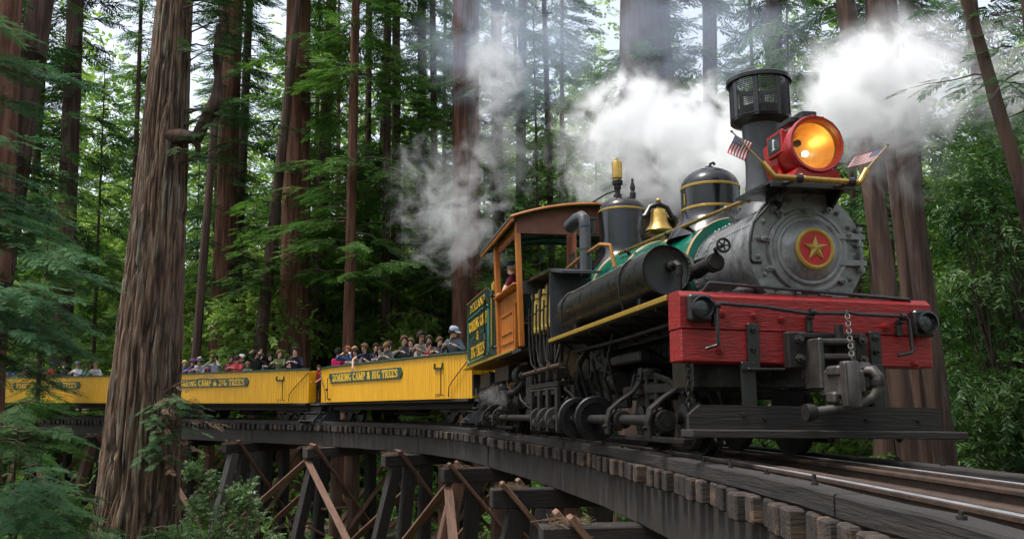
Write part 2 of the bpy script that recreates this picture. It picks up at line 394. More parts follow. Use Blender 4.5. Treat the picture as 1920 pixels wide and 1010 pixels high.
def sstep(a, b, x): t = np.clip((x - a) / (b - a), 0, 1); return t * t * (3 - 2 * t)
def gh(x, y):
    x = np.asarray(x, float); y = np.asarray(y, float)
    h = -6.6 + 3.6 * sstep(46, 95, y) + 7 * sstep(95, 220, y) + 3.2 * sstep(4, 13, x) * sstep(60, 20, y) + 1.6 * sstep(10, 30, x)
    h = h + 1.2 * sstep(-10, -40, x) + 1.3 * sstep(16, 4, y)
    h = h + .35 * np.sin(x * .31 + 1.3) * np.sin(y * .27 + .4) + .18 * np.sin(x * .9 + y * .7)
    return h
def build_ground():
    n = 150
    t = np.linspace(-1, 1, n); xs = np.sign(t) * np.abs(t) ** 1.8 * 180; ys = 40 + np.sign(t) * np.abs(t) ** 1.8 * 180
    XX, YY = np.meshgrid(xs, ys); ZZ = gh(XX, YY)
    V = np.stack([XX, YY, ZZ], -1).reshape(-1, 3)
    i = np.arange(n - 1); a = (i[:, None] * n + i[None, :]).ravel()
    F = np.stack([a, a + 1, a + n + 1, a + n], 1)
    m = M('forest_floor', (.045, .028, .018), (.085, .055, .034), rough=.95, scale=.8, bump=.9, bscale=6, c3=(.04, .06, .018), c3scale=.25, c3lo=.5, c3hi=.62)
    tag(obj('ground', mesh_np('ground', V, F, m, None, True)), kind='structure')
build_ground()

# ------------------------------------------------------------------ trestle bridge
TR = empty('trestle_bridge', Matrix.Translation(trk(8)[0] + Vector((0, 0, -5.5))))
tag(TR, 'curved dark timber trestle bridge with X-braced bents carrying the train', 'bridge')
TRI = TR.matrix_world.inverted()
def tw(o):           # give a world-placed part to the trestle
    m = o.matrix_world.copy(); o.parent = TR; o.matrix_local = TRI @ m; return o
_tie_me = []
for k in range(5):
    mb = MB(); L = 1.95 + .03 * k; mb.box((0, 0, 0), (L, .165 + .008 * (k % 3), .185), .014); _tie_me.append(mb.me('tie', TIE, smooth=False))
s = -8.0; k = 0
while s < 52:
    p, a = trk(s); a += RNG.normal() * .02
    o = bpy.data.objects.new('tie', _tie_me[[0, 1, 0, 2, 1, 0, 3, 1, 2, 0, 4][int(RNG.integers(11))]]); COL.objects.link(o); o.parent = TR
    jit = RNG.normal() * .022
    o.matrix_local = TRI @ Matrix.Translation(off(s, jit, -.117 - .0925)) @ Matrix.Rotation(a, 4, 'Z') @ Matrix.Rotation(R(RNG.normal() * .8), 4, 'X')
    s += .272 + RNG.uniform(-.015, .02); k += 1
def seg_timber(name, s0, s1, o_, z, w_, h_, mat):
    p0, p1 = off(s0, o_, z), off(s1, o_, z)
    mb = MB(); n = max(2, int((s1 - s0) / .5)); V = []; F = []
    M_ = along(p0, p1); Mi = M_.inverted()
    for i in range(n + 1):
        ss = s0 + (s1 - s0) * i / n; j = RNG.normal(0, .004, 4)
        for q, (a, b) in enumerate(((-w_ / 2, -h_ / 2), (w_ / 2, -h_ / 2), (w_ / 2, h_ / 2), (-w_ / 2, h_ / 2))):
            # chamfered corners
            ca = .012 * (1 if a < 0 else -1); cb = .012 * (1 if b < 0 else -1)
            pa = [(a + ca, b), (a, b + cb)]
            if q in (0, 2): pa = pa[::-1]
            for (aa, bb) in pa: V.append(Mi @ (off(ss, o_ + aa + j[0], z + bb + j[1])))
    for i in range(n):
        for q in range(8):
            r_ = (q + 1) % 8; F.append((i * 8 + q, i * 8 + r_, (i + 1) * 8 + r_, (i + 1) * 8 + q))
    F.append(tuple(range(8))[::-1]); F.append(tuple(range(n * 8, n * 8 + 8)))
    mb.add(V, F); mb.fix = True
    return tw(mb.build(name, mat, None, M_, smooth=False))
bounds = [-8, -3.35, 1.6, 6.0, 10.4, 15.2, 20, 25, 30, 35, 40, 46, 52]
for side in (-1, 1):
    for s0, s1 in zip(bounds[:-1], bounds[1:]):
        g = seg_timber('guard_timber', s0 + .006, s1 - .006, side * .86, -.117 + .062 + .002, .16, .125, TIMBER)
        b_ = MB(); Mi = g.matrix_world.inverted()
        ss = s0 + .5
        gi = (TR.matrix_world @ g.matrix_local).inverted()
        while ss < s1 - .2:
            b_.bolt(gi @ off(ss, side * .86 + RNG.uniform(-.02, .02), .0095), (0, 0, 1), .022, .02)
            if RNG.random() < .4: b_.cyl(gi @ off(ss + .02, side * .86, .03), gi @ off(ss + .02, side * .86, .075), .012, n=6)
            ss += RNG.uniform(.7, 1.1)
        tag(b_.build('bolts', IRON, g), kind='stuff')
sb = [-8, -3, 2.2, 7.2, 12.7, 18.2, 23.6, 28.6, 33.6, 38.6, 43.6, 48.6, 52]
for o_ in (-.78, -.42, .42, .78):
    for s0, s1 in zip(sb[:-1], sb[1:]):
        seg_timber('stringer', s0 + .008, s1 - .008, o_ + RNG.uniform(-.012, .012), -.302 - .006 - .24, .2, .48, STRINGER)
CAPZ = -.79
def bent(s, last=False):
    p, a = trk(s); C0 = p + Vector((0, 0, CAPZ - .155))
    ex = Vector((math.cos(a), math.sin(a), 0)); ey = Vector((-math.sin(a), math.cos(a), 0)); ez = Vector((0, 0, 1))
    Lc = 3.75 + RNG.uniform(-.15, .2); sh = RNG.uniform(-.06, .06)
    mb = MB(); mb.box((0, 0, 0), (Lc, .31, .31), .018)
    cap = tw(mb.build('trestle_bent', [TIMBER, PALEW][int(RNG.random() < .35)], None, frm(ex, ey, ez, C0 + ex * sh), smooth=False))
    cw = TR.matrix_world @ cap.matrix_local; ci = cw.inverted()
    def T(name, a0, a1, w_, h_, mat, up=(0, 1, 0)):
        mb = MB(); L = (Vector(a1) - Vector(a0)).length; mb.box((0, 0, 0), (L, w_, h_), .014)
        return mb.build(name, mat, cap, along(a0, a1, up), smooth=False)
    zb = float(gh(C0.x, C0.y)) - C0.z - .4
    for u0, u1 in ((-1.55, -2.7), (-1.12, -1.55), (-.62, -.72), (-.1, -.06), (.62, .72), (1.5, 2.6)):
        j = RNG.uniform(-.06, .06)
        T('post', (u0 + j, 0, -.16), (u1 + j, 0, zb), .3, .3, [TIMBER, PALEW, PLANK, PLANK, TIMBER][int(RNG.integers(5))])
    # crossed planks bolted on both faces
    zl = max(zb + .4, -4.2); top = .28
    for fy, d in ((-.205, 1), (.205, -1)):
        for q, sg in ((0, 1), (1, -1)):
            e = RNG.uniform(-.15, .2)
            y_ = fy * (1 + .37 * q)
            br = T('brace', (-sg * (1.62 + e), y_, top * (1 if q == 0 else -.6)), (sg * 2.05, y_, zl), .075, .2, PLANK if RNG.random() < .8 else PALEW, (0, 1, 0))
            bm_ = MB()
            for t in (.06, .5, .93):
                L = br.dimensions.x if False else (Vector((-sg * (1.62 + e), 0, top)) - Vector((sg * 2.05, 0, zl))).length
                bm_.bolt((L * (t - .5), 0, 0), (0, 0, 0) if False else (0, -1, 0), .03, .02)
            # bolts stand off the plank face
            for v in bm_.V: v.y -= .0375 * 1.0
            tag(bm_.build('bolts', IRON, br), kind='stuff')
    for q, sg in ((0, 1), (1, -1)):          # a lower pair of crossed planks
        T('brace', (-sg * 1.9, -.21 - .08 * q, -2.2), (sg * 2.5, -.21 - .08 * q, max(zb + .3, -5.2)), .075, .2, PLANK)
    T('brace', (-1.5, .30, -.5), (1.1, .30, -3.0), .075, .18, PLANK)
    T('sash', (-2.35, -.31, -2.9), (2.35, -.31, -2.95), .08, .24, PALEW if RNG.random() < .5 else PLANK)
    if RNG.random() < .6:
        T('scab_plank', (-1.35, -.27, -1.75), (-.45, -.27, -1.78), .07, .26, PLANK)
    # litter caught on the cap end
    V = []; F = []
    for q in range(260 if s > 10 else 110):
        c = Vector((-1.62 + RNG.normal() * .15, RNG.normal() * .09, .16 + abs(RNG.normal()) * .035)); d = Vector(RNG.normal(size=3)); d.z *= .35; d.normalize(); e = d.orthogonal() * .0022; l = RNG.uniform(.03, .11)
        b0 = len(V); V += [c - d * l - e, c - d * l + e, c + d * l + e, c + d * l - e]; F.append((b0, b0 + 1, b0 + 2, b0 + 3))
    tag(obj('needle_litter', mesh_np('needle_litter', [tuple(v) for v in V], F, LDRY), cap), kind='stuff')
    return cw
bw = [bent(s) for s in sb[:-1]]
for i in range(1, len(bw) - 1):      # braces running from bent to bent on the near side
    if 2 <= i <= 9:
        A = bw[i] @ Vector((-1.75, 0, -.2)); B = bw[i + 1] @ Vector((-2.35, 0, -3.3))
        A2 = bw[i + 1] @ Vector((-1.78, 0, -.25)); B2 = bw[i] @ Vector((-2.3, 0, -3.2))
        if i % 2: A, B = A2, B2
        tw(timber('brace', A, B, .075, .2, PLANK, None, (1, 0, 0)))
        tw(timber('brace', bw[i] @ Vector((-.7, 0, -.4)), bw[i + 1] @ Vector((-.75, 0, -3.4)), .075, .2, PLANK, None, (1, 0, 0)))
        if i in (3, 5): tw(timber('girt', bw[i] @ Vector((-2.3, -.2, -3.05)), bw[i + 1] @ Vector((-2.3, -.2, -3.05)), .09, .22, PALEW, None))

# ------------------------------------------------------------------ rails
TK = empty('railway_track', Matrix.Translation(trk(2)[0])); TKI = TK.matrix_world.inverted()
tag(TK, 'narrow gauge railway track of rusty rails with bright worn heads on the trestle', 'track')
def rail(name, o_, s0, s1, top=True, h=.115, hw=.034):
    prof = [(-.05, -h), (.05, -h), (.05, -h + .01), (.010, -h + .022), (.009, -.034), (hw, -.026), (hw, -.006), (hw - .006, 0), (-hw + .006, 0), (-hw, -.006), (-hw, -.026), (-.009, -.034), (-.010, -h + .022), (-.05, -h + .01)]
    n = int((s1 - s0) / .4); V = []; F = []; Mi = []
    for i in range(n + 1):
        for (a, b) in prof: V.append(TKI @ off(s0 + (s1 - s0) * i / n, o_ + a, b))
    m = len(prof)
    for i in range(n):
        for q in range(m):
            r_ = (q + 1) % m; F.append((i * m + q, i * m + r_, (i + 1) * m + r_, (i + 1) * m + q)); Mi.append(1 if (top and q == 7) else 0)
    F += [tuple(range(m))[::-1], tuple(range(n * m, n * m + m))]; Mi += [0, 0]
    return obj(name, mesh_np(name, [tuple(v) for v in V], F, [RAILW, RAILTOP], Mi), TK)
for o_ in (-.487, .487): rail('rail', o_, -8, 52)
for o_ in (-.30, .30):
    r_ = rail('guard_rail', o_, -8, 52, False, .105, .045); r_.location.z -= .012
sp = MB()
for i in range(-3, 4): pass
a0, a1 = TKI @ off(-1.35, -.507, -.065), TKI @ off(-2.0, -.507, -.065)
sp.box((0, 0, 0), ((a1 - a0).length, .02, .06), .004, along(a0, a1))
spo = sp.build('splice_bar', RAILW, TK); bb = MB()
for t in (.1, .36, .64, .9):
    c = a0.lerp(a1, t); c = TKI @ off(-1.35 - .65 * t, -.517, -.06)
    q = TKI @ off(-1.35 - .65 * t, -.7, -.045)
    bb.bolt(c, q - c, .02, .035)
tag(bb.build('bolts', RAILW, spo), kind='stuff')

# ------------------------------------------------------------------ the steam locomotive (local: x to image right, y backwards, z up; rail top at z = -.07)
_yaw, _g = R(10.4), .036
_b = Vector((-math.sin(_yaw) * math.cos(_g), math.cos(_yaw) * math.cos(_g), -math.sin(_g))); _u = Vector((math.cos(_yaw), math.sin(_yaw), 0)); _n = _u.cross(_b)
LO = frm(_u, _b, _n, (2.69371802, 7.91347033, -.62965112))
LOCO = empty('steam_locomotive', LO)
tag(LOCO, 'black geared steam locomotive with red front beam, lit red headlight and wooden cab', 'locomotive')
X, Y, Z = Vector((1, 0, 0)), Vector((0, 1, 0)), Vector((0, 0, 1))
UB, ZA = .27, 1.91               # the boiler sits off the centre line
def rivets(mb, pts, axs, r=.013, mi=0):
    for p, a in zip(pts, axs): mb.lathe([(r, -.004), (r, r * .5), (r * .45, r * .95)], p, a, 6, mi)
def circ_pts(c, r, y, n, a0=0, a1=360):
    return [(Vector((c[0] + r * math.cos(R(a0 + (a1 - a0) * i / n)), y, c[1] + r * math.sin(R(a0 + (a1 - a0) * i / n)))), Vector((math.cos(R(a0 + (a1 - a0) * i / n)), 0, math.sin(R(a0 + (a1 - a0) * i / n))))) for i in range(n)]
# smokebox and boiler barrel
SR = .57
mb = MB(); mb.lathe([(SR, .0), (SR, .03), (SR - .012, .031), (SR - .012, 1.5), (SR - .03, 1.52)], (UB, .48, ZA), Y, 64)
smokebox = mb.build('smokebox', GREY, LOCO)
mb = MB()
for yy_, n_, a0, a1 in ((.56, 56, 20, 320), (1.62, 56, 20, 320), (1.90, 56, 20, 320)):
    q = circ_pts((UB, ZA), SR - .012, yy_, n_, a0, a1); rivets(mb, [a for a, _ in q], [c for _, c in q])
for i in range(16):
    for a in (150, 128):
        p, c = circ_pts((UB, ZA), SR - .012, .66 + i * .065, 1, a)[0]; rivets(mb, [p], [c])
tag(mb.build('rivets', GREY, smokebox), kind='stuff')
mb = MB(); mb.lathe([(SR - .05, 0), (SR + .035, .002), (SR + .04, .03), (SR + .0, .032)], (UB, .448, ZA), Y, 64); front = mb.build('smokebox_front', GREY, LOCO)
nut = MB(); nut.lathe([(.026, 0), (.026, -.022), (.018, -.022), (.014, -.045)], (0, 0, 0), Y, 6); nut_me = nut.me('bolt', GREY)
for i in range(18):
    a = R(i * 20 + 8); o = obj('bolt', nut_me, front); o.location = (UB + (SR - .055) * math.cos(a), .449, ZA + (SR - .055) * math.sin(a))
mb = MB(); prof = [(.415, 0), (.42, -.02), (.41, -.045), (.385, -.05), (.37, -.04), (.345, -.045), (.335, -.07), (.32, -.075), (.30, -.07), (.26, -.10), (.20, -.13), (.12, -.145), (.0, -.15)]
mb.lathe(prof, (UB - .0, .448, ZA - .01), Y, 64, cap=False); door = mb.build('smokebox_door', GREY, LOCO)
mb = MB(); mb.lathe([(.198, 0), (.202, -.03), (.182, -.04), (.165, -.036), (.16, -.03)], (UB, .312, ZA - .01), Y, 48, cap=False)
badge = mb.build('number_plate', GOLDP, door)
mb = MB(); mb.lathe([(.166, 0), (.166, -.027), (0, -.028)], (UB, .312, ZA - .01), Y, 40, cap=False); mb.build('red_disc', REDD, door)
star = MB(); pts = []
for i in range(10):
    r_ = .125 if i % 2 == 0 else .05; a = R(90 + i * 36); pts.append((r_ * math.cos(a), r_ * math.sin(a)))
V = [(x, y, 0) for x, y in pts] + [(x, y, .012) for x, y in pts] + [(0, 0, .032)]
F = [(i, (i + 1) % 10, 10 + (i + 1) % 10, 10 + i) for i in range(10)] + [(10 + i, 10 + (i + 1) % 10, 20) for i in range(10)]
star.add(V, F, 0, frm(X, Z, -Y, (UB, .284, ZA - .01))); star.build('star', GOLDP, door, smooth=False)
for a in (168, 205, 128, 60, 318, 285, 250, 20):          # door dogs round the rim
    mb = MB(); c = Vector((UB + .445 * math.cos(R(a)), .44, ZA + .445 * math.sin(R(a)))); e = Vector((math.cos(R(a)), 0, math.sin(R(a))))
    T = frm(e, -Y, e.cross(-Y), c)
    mb.box((-.02, .02, 0), (.13, .035, .045), .008, T); mb.bolt(T @ Vector((.01, .035, 0)), -Y, .03, .03); mb.cyl(T @ Vector((.01, .06, 0)), T @ Vector((.01, .1, 0)), .014, n=8)
    mb.build('door_clamp', GREY, door)
for dz in (.14, -.12):
    mb = MB(); mb.box((UB + .42, .405, ZA + dz), (.36, .03, .06), .006); mb.build('hinge_strap', GREY, door)
mb = MB(); mb.cyl((UB + .545, .405, ZA - .22), (UB + .545, .405, ZA + .24), .018, n=10)
for z in (-.19, -.05, .06, .21): mb.lathe([(.034, 0), (.036, .045)], (UB + .545, .405, ZA + z - .02), Z, 8)
mb.build('hinge_pin', GREY, door)
mb = MB(); mb.tube([(UB - .30, .43, ZA + .47), (UB - .40, .36, ZA + .43), (UB - .56, .40, ZA + .25), (UB - .60, .42, ZA + .05), (UB - .60, .43, ZA - .1), (UB - .57, .44, ZA - .13), (UB - .48, .44, ZA - .13)], .014, 8)
mb.build('handrail', BLACK, smokebox)
# saddle under the smokebox
mb = MB(); mb.box((UB, 1.0, 1.32), (.72, .75, .22), .03); mb.box((0, 1.0, 1.2), (1.1, .9, .06), .01); mb.build('smokebox_saddle', BLACK, LOCO)
# barrel with bands
BO = [(1.98, .62, 1.955), (2.9, .65, 1.985), (3.9, .69, 2.02), (5.3, .75, 2.09), (5.6, .76, 2.10), (7.3, .76, 2.10)]     # y, radius, axis height
mb = MB(); n_ = 56; V = []; F = []
for (y_, r_, z_) in BO: V += [(UB + r_ * math.cos(2 * math.pi * i / n_), y_, z_ + r_ * math.sin(2 * math.pi * i / n_)) for i in range(n_)]
for k in range(len(BO) - 1): F += [(k * n_ + i, k * n_ + (i + 1) % n_, (k + 1) * n_ + (i + 1) % n_, (k + 1) * n_ + i) for i in range(n_)]
F += [tuple(range(n_)), tuple(range((len(BO) - 1) * n_, len(BO) * n_))]
mb.add(V, F); mb.fix = True; boiler = mb.build('boiler', GREEN, LOCO)
for y_ in (1.99, 4.2, 5.5, 6.6):
    r_ = float(np.interp(y_ + .03, [q[0] for q in BO], [q[1] for q in BO])) + .002; z_ = float(np.interp(y_ + .03, [q[0] for q in BO], [q[2] for q in BO]))
    mb = MB(); mb.lathe([(r_, 0), (r_ + .009, .01), (r_ + .009, .06), (r_, .07)], (UB, y_, z_), Y, 56, cap=False); mb.build('boiler_band', TAN, boiler)
# stack with spark screen
sx, sy = UB, 1.25
mb = MB(); mb.lathe([(.33, 2.38), (.31, 2.44), (.25, 2.52), (.215, 2.62), (.19, 2.8), (.185, 3.0), (.205, 3.4), (.225, 3.52)], (sx, sy, 0), Z, 40); stack = mb.build('smokestack', DARKGREY, LOCO)
mb = MB(); mb.lathe([(.20, 3.42), (.315, 3.47), (.325, 3.50), (.31, 3.51)], (sx, sy, 0), Z, 40, cap=False); mb.build('spark_arrestor_bowl', BLACK, stack); mb = MB()
mb.lathe([(.325, 3.90), (.35, 3.905), (.352, 3.945), (.338, 3.96), (.31, 3.95), (.31, 3.90)], (sx, sy, 0), Z, 40, cap=False); mb.build('spark_arrestor_rim', BLACK, stack)
for i in range(8):
    a = R(i * 45 + 12); mb = MB(); e = Vector((math.cos(a), math.sin(a), 0))
    mb.box((0, 0, 3.70), (.012, .05, .46), .003, Matrix.Translation((sx, sy, 0)) @ Matrix.Rotation(a, 4, 'Z') @ Matrix.Translation((.315, 0, 0))); mb.build('cage_bar', BLACK, stack)
mb = MB(); nn = 104
for k in range(20):
    h = 3.49 + k * .021; mb.tube([(sx + .305 * math.cos(2 * math.pi * i / nn), sy + .305 * math.sin(2 * math.pi * i / nn), h) for i in range(nn)], .0042, 3, closed=True)
for i in range(nn):
    a = 2 * math.pi * i / nn; mb.cyl((sx + .305 * math.cos(a), sy + .305 * math.sin(a), 3.49), (sx + .305 * math.cos(a), sy + .305 * math.sin(a), 3.92), .004, n=3)
tag(mb.build('wire_mesh', BLACK, stack, smooth=False), kind='stuff')
mb = MB(); mb.lathe([(.215, 3.5), (.22, 3.56), (.24, 3.62), (.22, 3.63), (.16, 3.57), (.1, 3.54)], (sx, sy, 0), Z, 32, cap=False); mb.build('stack_cone', IRON, stack)
mb = MB(); mb.lathe([(.3, 3.975), (.16, 3.99), (.01, 4.0)], (sx, sy, 0), Z, 32, cap=False)
# domes
def dome(name, y, r, z0, z1, z2, bands, mats):
    mb = MB(); prof = [(r * 1.55, z0 - .16), (r * 1.4, z0 - .05), (r * 1.18, z0 + .04), (r * 1.03, z0 + .12), (r, z0 + .2), (r, z1)]
    for i in range(1, 9): a = R(90 * i / 8); prof.append((max(r * math.cos(a), .01), z1 + (z2 - z1) * math.sin(a)))
    mb.lathe(prof, (UB, y, 0), Z, 48, cap=False); o = mb.build(name, GLOSS, LOCO)
    for zb in bands:
        m2 = MB(); m2.lathe([(r, 0), (r + .007, .006), (r + .007, .03), (r, .036)], (UB, y, zb), Z, 48, cap=False); m2.build('dome_band', GOLDP, o)
    return o
D1 = dome('steam_dome', 2.68, .36, 2.60, 3.09, 3.36, (2.80, 3.075), None)
mb = MB(); mb.cyl((UB, 2.68, 3.34), (UB, 2.68, 3.38), .05); mb.tube([(UB + .0, 2.66, 3.36), (UB + .01, 2.66, 3.41), (UB + .05, 2.66, 3.43), (UB + .07, 2.66, 3.40)], .018, 8); mb.build('lifting_eye', IRON, D1)
mb = MB(); mb.box((UB - .36, 2.62, 2.93), (.014, .03, .14), .002); mb.build('gauge_tag', GOLDP, D1)
D2 = dome('sand_dome', 6.25, .385, 2.80, 3.62, 3.87, (3.60,), None)
m2 = MB(); m2.lathe([(.37, 0), (.378, .005), (.378, .02), (.37, .025)], (UB, 6.25, 3.03), Z, 48, cap=False); m2.build('dome_band', GLOSS, D2)
mb = MB(); mb.lathe([(.07, 3.86), (.07, 3.92), (.045, 3.93), (.045, 4.0), (.06, 4.02), (.06, 4.08), (.085, 4.09), (.09, 4.15), (.075, 4.17)], (UB - .05, 6.3, 0), Z, 16)
mb.tube([(UB - .05, 6.3, 4.0), (UB - .18, 6.5, 3.98), (UB - .42, 6.9, 3.86), (UB - .6, 7.2, 3.74)], .014, 6); mb.lathe([(.05, 3.84), (.05, 3.92), (.03, 3.95), (.045, 4.02), (.02, 4.1), (.02, 4.16)], (UB + .16, 6.15, 0), Z, 12); mb.build('safety_valve', IRON, D2)
mb = MB(); mb.lathe([(.085, 4.2), (.088, 4.46), (.08, 4.48), (.03, 4.49), (.025, 4.54), (.005, 4.56)], (UB - .05, 6.3, 0), Z, 20); mb.cyl((UB - .05, 6.3, 4.15), (UB - .05, 6.3, 4.22), .05); mb.build('whistle', GOLD, D2)
# bell on its yoke
by, bz = 4.47, 2.93
mb = MB(); mb.lathe([(.215, 0), (.20, .02), (.15, .08), (.125, .15), (.115, .26), (.10, .31), (.06, .335), (.02, .34)], (UB - .02, by, bz), Z, 32, cap=False)
mb.lathe([(.2, .005), (.14, .08), (.11, .25), (.02, .3)], (UB - .02, by, bz), Z, 32, cap=False); bell = mb.build('bell', GOLD, LOCO)
mb = MB(); mb.tube([(UB - .27, by, bz + .20), (UB - .22, by, bz + .22), (UB - .15, by, bz + .35), (UB - .02, by, bz + .40), (UB + .11, by, bz + .35), (UB + .18, by, bz + .22), (UB + .23, by, bz + .20)], [.035, .04, .035, .04, .035, .04, .035], 10)
for sg in (-1, 1): mb.tube([(UB - .02 + sg * .26, by, bz + .2), (UB - .02 + sg * .29, by, bz + .05), (UB - .02 + sg * .25, by, bz - .12), (UB - .02 + sg * .1, by, bz - .26), (UB - .02, by, bz - .32)], [.03, .035, .03, .03, .05], 8)
mb.lathe([(.05, .40), (.045, .42)], (UB - .02, by, bz), Z, 12); mb.sphere((UB - .02, by, bz + .15), .03); mb.build('bell_yoke', BLACK, bell)
mb = MB(); mb.sphere((UB - .02, by, bz + .45), .038); mb.build('bell_finial', GOLD, bell)
mb = MB(); mb.cyl((UB - .12, 4.0, 2.62), (UB - .2, 4.05, 2.45), .05); mb.lathe([(.06, 0), (.06, .1), (.03, .13)], (UB - .2, 3.5, 2.42), (-.5, 0, .86), 10); mb.tube([(UB - .23, 3.5, 2.5), (UB - .05, 3.3, 2.62), (UB + .0, 3.1, 2.72)], .03, 8); mb.build('turret_valve', IRON, boiler)
# boiler handrail (brass), stanchions
h0, h1 = Vector((-.12, .83, 2.50)), Vector((-.26, 4.74, 2.645))
mb = MB(); mb.cyl(h0, h1, .024, n=12); mb.sphere(h0, .04); mb.sphere(h1, .03); hr = mb.build('boiler_handrail', GOLD, LOCO)
for t in (.13, .55, .93):
    p = h0.lerp(h1, t); za = ZA if p.y < 1.98 else float(np.interp(p.y, [q[0] for q in BO], [q[2] for q in BO])); e = (Vector((p.x, 0, p.z)) - Vector((UB, 0, za))).normalized(); q = Vector((UB, p.y, za)) + e * (.55 if p.y < 1.98 else .62)
    mb = MB(); mb.tube([p, q], [.022, .036], 8); mb.sphere(p, .034); mb.build('stanchion', IRON if t > .2 else GREY, hr)
# headlight
hy0, hy1 = .15, .75; hx, hz = UB + .015, 2.90
mb = MB(); mb.lathe([(.275, -.0), (.285, .02), (.285, .05), (.268, .06), (.262, .1), (.272, .11), (.272, .14), (.255, .15), (.245, .3), (.19, .52), (.08, .6)], (hx, hy0, hz), Y, 44, cap=False)
mb.lathe([(.275, 0), (.25, .005), (.245, .03), (.235, .05)], (hx, hy0, hz), Y, 44, cap=False); hl = mb.build('headlight', HLRED, LOCO)
REFL = M('reflector', (.78, .52, .22), (.52, .28, .09), rough=.36, metal=.6, scale=5, bump=.1, bscale=6)
mb = MB(); mb.lathe([(.246, .012), (.240, .06), (.236, .105)], (hx, hy0, hz), Y, 44, cap=False); mb.build('lens_barrel', M('dark_amber_barrel', (.10, .05, .015), (.06, .03, .01), rough=.4), hl)
mb = MB(); mb.lathe([(.236, .10), (.222, .15), (.19, .22), (.13, .29), (.06, .325), (.005, .335)], (hx, hy0, hz), Y, 44, cap=False); mb.build('reflector', REFL, hl)
mb = MB(); mb.sphere((hx - .03, hy0 + .19, hz - .05), (.028, .04, .028)); mb.build('bulb', M('lit_bulb', (1, .8, .45), rough=.4, emis=((1, .66, .24), 14.)), hl)
bl = bpy.data.lights.new('headlight_lamp', 'POINT'); bl.energy = .5; bl.color = (1, .55, .14); bl.shadow_soft_size = .03
blo = bpy.data.objects.new('headlight_lamp', bl); link(blo, hl); blo.location = (hx - .03, hy0 + .12, hz - .05)
mb = MB(); mb.cyl((hx - .09, hy0 + .24, hz + .06), (hx - .09, hy0 + .20, hz + .06), .035, n=16); mb.build('lamp_socket', IRON, hl)
# square body, number boards, chimney, foot
mb = MB(); mb.prism([(-.17, -.27), (.17, -.27), (.22, -.1), (.235, .12), (.12, .24), (-.12, .24), (-.235, .12), (-.22, -.1)], frm(X, Z, -Y, (hx, .80, hz)), .27); mb.build('lamp_house', HLRED, hl, smooth=False)
for sg in (-1, 1):
    T = frm(Vector((0, -sg, 0)) * 1, Z, Vector((sg, 0, 0)), (hx + sg * .245, .52, hz + .085))
    mb = MB(); mb.box((0, 0, -.011), (.31, .235, .042), .008, T); nb = mb.build('number_box', HLRED, hl)
    mb = MB(); mb.box((0, 0, .013), (.24, .165, .008), 0, T); mb.build('number_glass', GLASS, nb)
    mb = MB(); lettering('1', T @ Matrix.Translation((.0, 0, .017)), .09, .11, mb, .2, .004); mb.build('number', WHITE, nb, smooth=False)
mb = MB(); mb.box((hx, .42, hz + .27), (.14, .2, .1), .01); mb.box((hx + .02, .42, hz + .335), (.17, .24, .09), .012); mb.box((hx - .1, .5, hz + .31), (.09, .26, .06), .01); hc = mb.build('lamp_chimney', BLACK, hl)
mb = MB(); mb.prism([(-.29, -.33), (.29, -.33), (.2, -.17), (-.2, -.17)], frm(X, Z, -Y, (hx, .5, hz - .07)), .32); mb.prism([(-.31, 0), (-.05, 0), (-.2, .22)], frm(-Y, Z, X, (hx - .27, .22, hz - .41)), .015); mb.build('lamp_foot', HLRED, hl, smooth=False)
shelf = MB(); shelf.prism([(-.50, .06), (.34, .06), (.36, .80), (-.52, .80)], frm(X, Y, Z, (UB - .02, .02, 2.475)), .03)
shelf.box((UB - .1, .07, 2.455), (.86, .03, .05), .004); shelf.prism([(0, 0), (.5, 0), (.5, -.3)], frm(Y, Z, X, (UB - .3, .15, 2.47)), .03); shelf.prism([(0, 0), (.5, 0), (.5, -.3)], frm(Y, Z, X, (UB + .25, .15, 2.47)), .03)
shelf = shelf.build('headlight_shelf', BLACK, LOCO)
for i in range(9):
    mb = MB(); p, c = circ_pts((hx, hz), .283, hy0 + .03, 1, -60 + i * 22)[0]; mb.lathe([(.016, 0), (.014, .008)], p, c, 6); mb.build('bolt', HLRED, hl)
# flag bar of brass pipe
fb = MB(); fb.tube([(-.427, -.12, 2.60), (-.341, -.15, 2.468), (-.33, -.15, 2.462), (.50, -.15, 2.443), (.51, -.15, 2.448), (.60, -.13, 2.575)], .028, 12); flagbar = fb.build('flag_bar', GOLD, LOCO)
for x_, z_ in ((-.1, 2.457), (.42, 2.445)):
    mb = MB(); mb.lathe([(.042, -.03), (.044, .03)], (x_, -.15, z_), X, 12); mb.tube([(x_, -.14, z_), (x_ - .02, .0, z_ - .0), (x_ - .05, .2, 2.49)], .022, 8); mb.build('flag_bar_clamp', BLACK, flagbar)
